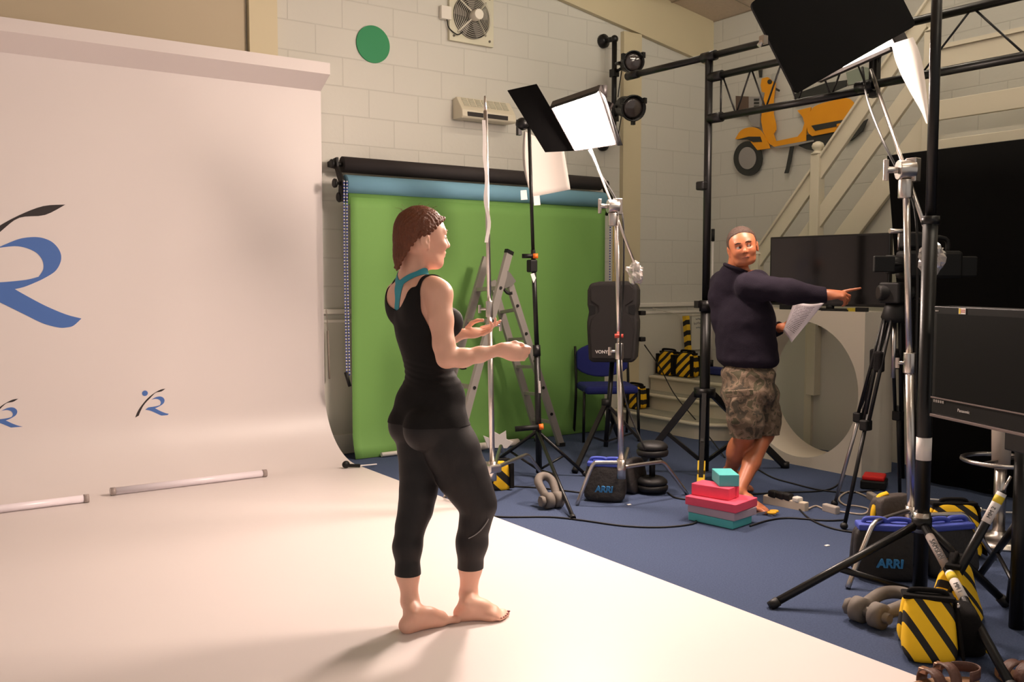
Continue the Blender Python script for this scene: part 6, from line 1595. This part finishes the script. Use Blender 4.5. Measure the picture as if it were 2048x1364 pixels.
# legs
fm.ell(A(1496, 775, 5.98), (.155, .125, .12), AXM, .04)
fm.chain([A(1486, 790, 5.93), A(1490, 830, 5.92), A(1489, 872, 5.95), A(1474, 908, 6.05), A(1459, 944, 6.2)], [.105, .085, .058, .060, .036], .03)
fm.ell(A(1476, 898, 6.06) - RT * .012, (.055, .055, .085), None, .03)
fm.chain([A(1520, 790, 6.06), A(1528, 830, 6.06), A(1530, 868, 6.05), A(1503, 925, 5.92), A(1474, 990, 5.76)], [.095, .075, .054, .052, .036], .03)
def foot_m(heel, toe, ankle, lat, lift=0.0):
    d = (toe - heel); L = d.length; d.normalize(); x = V((-d.y, d.x, 0)).normalized(); x = x if x.dot(lat) > 0 else -x; n = x.cross(d); n = n if n.z > 0 else -n
    q = lambda a, b, z: heel + d * (a * L) + x * b + n * z
    fm.ell(q(.13, 0, .033), (.04, .034, .034), (d, x, n), .02)
    fm.chain([ankle, q(.26, 0, .07), q(.5, -.004, .05), q(.7, -.006, .032)], [.038, .040, .034, .025], .025)
    fm.ell(q(.68, .002, .022), (.045, .046, .022), (d, x, n), .02)
    tips = []
    for b, a, r in ((-.031, 1.0, .014), (-.008, .985, .0105), (.010, .95, .010), (.025, .91, .0095), (.037, .86, .009)):
        p2 = q(a - .035, b, .011); fm.chain([q(.72, b * .92, .022), q(a - .1, b, .018), p2], [r * 1.15, r, r * .95], .006)
foot_m(G(1455, 1003, .002), G(1541, 1029, .002), A(1474, 990, 5.74), dirv(0, 1))
foot_m(A(1439, 953, 6.32), G(1500, 985, .004), A(1459, 944, 6.2), dirv(0, -1))
# head, turned back towards the camera and tilted
mw = dirv(-.215, -.03, .976).normalized(); mh = dirv(-.16, -.98, -.05); mh = (mh - mw * mh.dot(mw)).normalized(); ms = mw.cross(mh); ms = ms if ms.dot(RT) > 0 else -ms
MO = A(1484, 488, 5.90)
MP_ = head_shape(fm, MO, mh, ms, mw, 1.06, True)
mv, mq_ = fm.mesh(2)
skin_m = skin_mat('skin_tanned', (184, 112, 78), .42)
mbody = np_obj('body', mv, mq_, skin_m, man)
for e in (-1, 1):
    eye(mbody, MP_, e, (mh * .75 + ms * .62 + mw * .05).normalized(), 1.06)
    M().sweep([MP_(.104, e * .014, .011), MP_(.103, e * .030, .0145), MP_(.090, e * .048, .009)], [.0035, .0042, .0024], n=6).build('eyebrow', mat('brow_brown', (74, 50, 38), .8), mbody)
    M().sweep([MP_(.0965, e * .020, -.0075), MP_(.0985, e * .031, -.0045), MP_(.0925, e * .043, -.0085)], [.0022, .0028, .0018], n=6).build('eyelid', skin_m, mbody)
M().sweep([MP_(.099, -.021, -.079), MP_(.1045, -.008, -.0765), MP_(.1045, .010, -.0762), MP_(.099, .022, -.077)], [.0015, .0034, .0034, .0015], n=6, sub=3).build('mouth_line', mat('mouth_dark', (104, 46, 36), .6), mbody)
# cropped hair
X0_ = 1.06; fh2 = Field(L_(MO) - .17, L_(MO) + .17, .0042); axm = (mh, ms, mw)
fh2.ell(MP_(-.003, 0, .013), (.1015 * X0_, .0875 * X0_, .0940 * X0_), axm, .02); fh2.ell(MP_(-.03, 0, -.03), (.066 * X0_, .080 * X0_, .07 * X0_), axm, .02)
X, Y, Z = np.meshgrid(*[(fh2.lo[k] + fh2.h * np.arange(fh2.n[k])) for k in range(3)], indexing='ij')
q = np.stack([X, Y, Z], -1) - L_(MO); fl_ = (q @ L_(mh)) / X0_; zl_ = (q @ L_(mw)) / X0_
fcm = [(.25, .12), (.085, .075), (.070, .062), (.052, .050), (.040, .040), (.036, .010), (.026, -.028), (.010, -.012), (-.012, -.004), (-.022, -.03), (-.03, -.06), (-.06, -.075), (-.12, -.085), (-.12, -.3), (.25, -.3)]
fh2._mix((slice(None),) * 3, (poly_sd(fl_, zl_, fcm) * X0_).astype(np.float32), .012, sub=True)
hv, hq = fh2.mesh(1); hv = hv + normals(hv, hq) * (.0015 * vnoise(hv, 90, 2.0))[:, None]
np_obj('hair', hv, hq, mat('hair_cropped_brown', (72, 52, 42), .7, noise_s=80, noise_a=.3, bump=.6, bump_s=220), man)
# sweater: its own loose surface
fs_ = Field(lo, hi, .0062)
fs_.ell(A(1488, 640, 6.0), (.225, .170, .20), AXM, .05); fs_.ell(A(1493, 688, 6.0), (.212, .172, .165), AXM, .05); fs_.ell(A(1496, 715, 6.0), (.205, .165, .10), AXM, .05)
fs_.cone(A(1478, 566, 6.0) - mr_ * .15, A(1478, 566, 6.0) + mr_ * .15, .085, .085, .05)
fs_.cone(A(1473, 550, 5.98), A(1472, 575, 6.0), .075, .10, .04)
fs_.chain([shM, elM, A(1650, 590, 5.665)], [.086, .072, .046], .04)
fs_.cone(A(1646, 590, 5.665), A(1655, 591, 5.66), .047, .044, .01)
fs_.chain([shL2, elL2, A(1560, 656, 6.03)], [.08, .066, .044], .04)
fs_.ell(A(1434, 634, 6.06), (.035, .05, .085), None, .04)
fs_.ell(A(1452, 598, 6.06), (.085, .10, .12), None, .05)
fs_.cone(A(1460, 552, 6.0), A(1444, 592, 6.07), .075, .085, .05)
fs_.cone(A(1477, 538, 5.95), A(1473, 562, 5.99), .076, .10, .03)
sv, sq = fs_.mesh(2); sN = normals(sv, sq)
amp = .007 * vnoise(sv * np.array([1, 1, 1.6]), 7, 5.0) + .003 * vnoise(sv, 22, 8.0)
hemz = A(1490, 737, 6.0).z
band = np.exp(-((sv[:, 2] - hemz - .05) / .03) ** 2) * .012 * (.6 + vnoise(sv, 5, 9.0))
sv2 = sv + sN * (amp + band)[:, None]
tol = sv - L_(A(1473, 545, 5.97)); ndist = np.sqrt((tol @ L_(RT)) ** 2 + (tol @ L_(CF)) ** 2)
slopez = sv[:, 2] - (A(1473, 537, 5.96).z - .36 * (tol @ L_(RT)) + .10 * (tol @ L_(CF)))
wd = (sv - L_(A(1652, 590, 5.665))) @ L_(px_); wd2 = (sv - L_(A(1560, 656, 6.03))) @ L_(qx)
farw = np.linalg.norm(sv - L_(wrM), axis=1) > .16; farw2 = np.linalg.norm(sv - L_(wrL2), axis=1) > .14
g_s = np.minimum.reduce([sv[:, 2] - hemz, np.where(ndist < .15, -slopez, .05), np.where(farw, .05, -wd), np.where(farw2, .05, -wd2)])
v_, f_ = clip(sv2, sq, g_s, .0)
np_obj('sweater', v_, f_, mat('sweater_navy', (33, 27, 38), .95, bump=.35, bump_s=260, spec=.2), man, solid=.006)
M().sweep([A(1475, 538, 5.95) + dirv(.080 * math.cos(a), .082 * math.sin(a), -.36 * .082 * math.cos(a) + .008 * math.sin(a)) for a in [i * math.pi / 12 for i in range(24)]], .011, n=8, closed=True).build('collar', mat('sweater_navy', (33, 27, 38)), man)
# camouflage shorts
fc = Field(lo, hi, .0062)
fc.ell(A(1496, 748, 5.99), (.185, .158, .10), AXM, .05); fc.ell(A(1496, 785, 5.98), (.19, .160, .12), AXM, .05)
fc.chain([A(1488, 790, 5.93), A(1491, 835, 5.91), A(1492, 882, 5.93)], [.128, .112, .096], .03)
fc.chain([A(1520, 790, 6.05), A(1527, 830, 6.05), A(1532, 874, 6.05)], [.120, .105, .092], .03)
fc.ell(A(1470, 826, 5.83), (.045, .03, .085), (mf, mr_, wz), .015)
cv_, cq = fc.mesh(2); cN = normals(cv_, cq)
am = .010 * vnoise(cv_ * np.array([1, 1, 1.3]), 9, 2.0) + .005 * vnoise(cv_, 24, 4.0)
zR = A(1490, 874, 5.92).z; zl2 = A(1537, 863, 6.05).z
mid = (cv_ - L_(A(1512, 860, 5.99))) @ L_(mr_)
g_c = np.minimum(np.where(mid > 0, cv_[:, 2] - zR, cv_[:, 2] - zl2), A(1490, 702, 6).z - cv_[:, 2])
v_, f_ = clip(cv_ + cN * am[:, None], cq, g_c, 0.0)
cmo = mat('camouflage_cotton', (104, 88, 70), .9, bump=.3, bump_s=200)
nt = cmo.node_tree; b = nt.nodes['Principled BSDF']; tc = nt.nodes.new('ShaderNodeTexCoord'); n1 = nt.nodes.new('ShaderNodeTexNoise'); n1.inputs['Scale'].default_value = 15; n1.inputs['Detail'].default_value = 2.5; n1.inputs['Distortion'].default_value = .6
rp = nt.nodes.new('ShaderNodeValToRGB'); rp.color_ramp.interpolation = 'CONSTANT'
els = rp.color_ramp.elements; els[0].color = (*lin((70, 62, 50)), 1); els[1].position = .43; els[1].color = (*lin((104, 88, 70)), 1)
e2 = els.new(.52); e2.color = (*lin((126, 106, 88)), 1); e3 = els.new(.60); e3.color = (*lin((84, 78, 58)), 1)
nt.links.new(tc.outputs['Object'], n1.inputs['Vector']); nt.links.new(n1.outputs['Fac'], rp.inputs[0]); nt.links.new(rp.outputs[0], b.inputs['Base Color'])
shorts = np_obj('shorts', v_, f_, cmo, man, solid=.005)
m_ = M(); p_ = [A(1452, 782, 5.80), A(1506, 778, 5.79), A(1508, 790, 5.79), A(1454, 796, 5.80)]; m_.prism(p_, -mr_ * .012); m_.build('pocket_flap', cmo, shorts, bevel=.004)
# the sheet of paper
TL, TR_, BR_, BL_ = A(1588, 604, 5.86), A(1650, 604, 5.74), A(1583, 685, 5.80), A(1566, 662, 5.92)
nu, nv = 14, 14; vs = []; uv = []
for j in range(nv + 1):
    for i in range(nu + 1):
        u, t = i / nu, j / nv; p = (TL * (1 - u) + TR_ * u) * (1 - t) + (BL_ * (1 - u) + BR_ * u) * t
        p = p - CF * (.035 * math.sin(math.pi * u) * (1 - .5 * t)) - V((0, 0, .012 * math.sin(math.pi * u) * (1 - t))); vs.append(p); uv.append((u, t))
fs2 = [(j * (nu + 1) + i, j * (nu + 1) + i + 1, (j + 1) * (nu + 1) + i + 1, (j + 1) * (nu + 1) + i) for j in range(nv) for i in range(nu)]
mm = M(); mm.add(vs, fs2, True); pap = mat('printed_paper', (232, 222, 226), .7)
po = mm.build('paper_sheet', pap, solid=.0008); tag(po, 'printed white sheet of paper held in the left hand of the pointing person', 'paper')
ul = po.data.uv_layers.new(name='uv')
for lp2 in po.data.loops: ul.data[lp2.index].uv = uv[lp2.vertex_index]
nt = pap.node_tree; b = nt.nodes['Principled BSDF']; tc = nt.nodes.new('ShaderNodeTexCoord'); sp_ = nt.nodes.new('ShaderNodeSeparateXYZ'); nt.links.new(tc.outputs['UV'], sp_.inputs[0])
def mth(op, a, bb=None, c=None):
    n = nt.nodes.new('ShaderNodeMath'); n.operation = op
    for i, x in enumerate((a, bb, c)):
        if x is None: continue
        if isinstance(x, (int, float)): n.inputs[i].default_value = x
        else: nt.links.new(x, n.inputs[i])
    return n.outputs[0]
ln = mth('LESS_THAN', mth('FRACT', mth('MULTIPLY', sp_.outputs[1], 22)), .34)
wn = nt.nodes.new('ShaderNodeTexNoise'); wn.inputs['Scale'].default_value = 30; nt.links.new(tc.outputs['UV'], wn.inputs['Vector'])
msk = mth('MULTIPLY', mth('MULTIPLY', mth('GREATER_THAN', sp_.outputs[0], .10), mth('LESS_THAN', sp_.outputs[0], .72)), mth('MULTIPLY', mth('GREATER_THAN', sp_.outputs[1], .06), mth('LESS_THAN', sp_.outputs[1], .86)))
fac = mth('MULTIPLY', mth('MULTIPLY', ln, msk), mth('GREATER_THAN', wn.outputs['Fac'], .42))
mx = nt.nodes.new('ShaderNodeMix'); mx.data_type = 'RGBA'; mx.inputs[6].default_value = (*lin((232, 222, 226)), 1); mx.inputs[7].default_value = (*lin((120, 108, 116)), 1)
nt.links.new(fac, mx.inputs[0]); nt.links.new(mx.outputs[2], b.inputs['Base Color'])
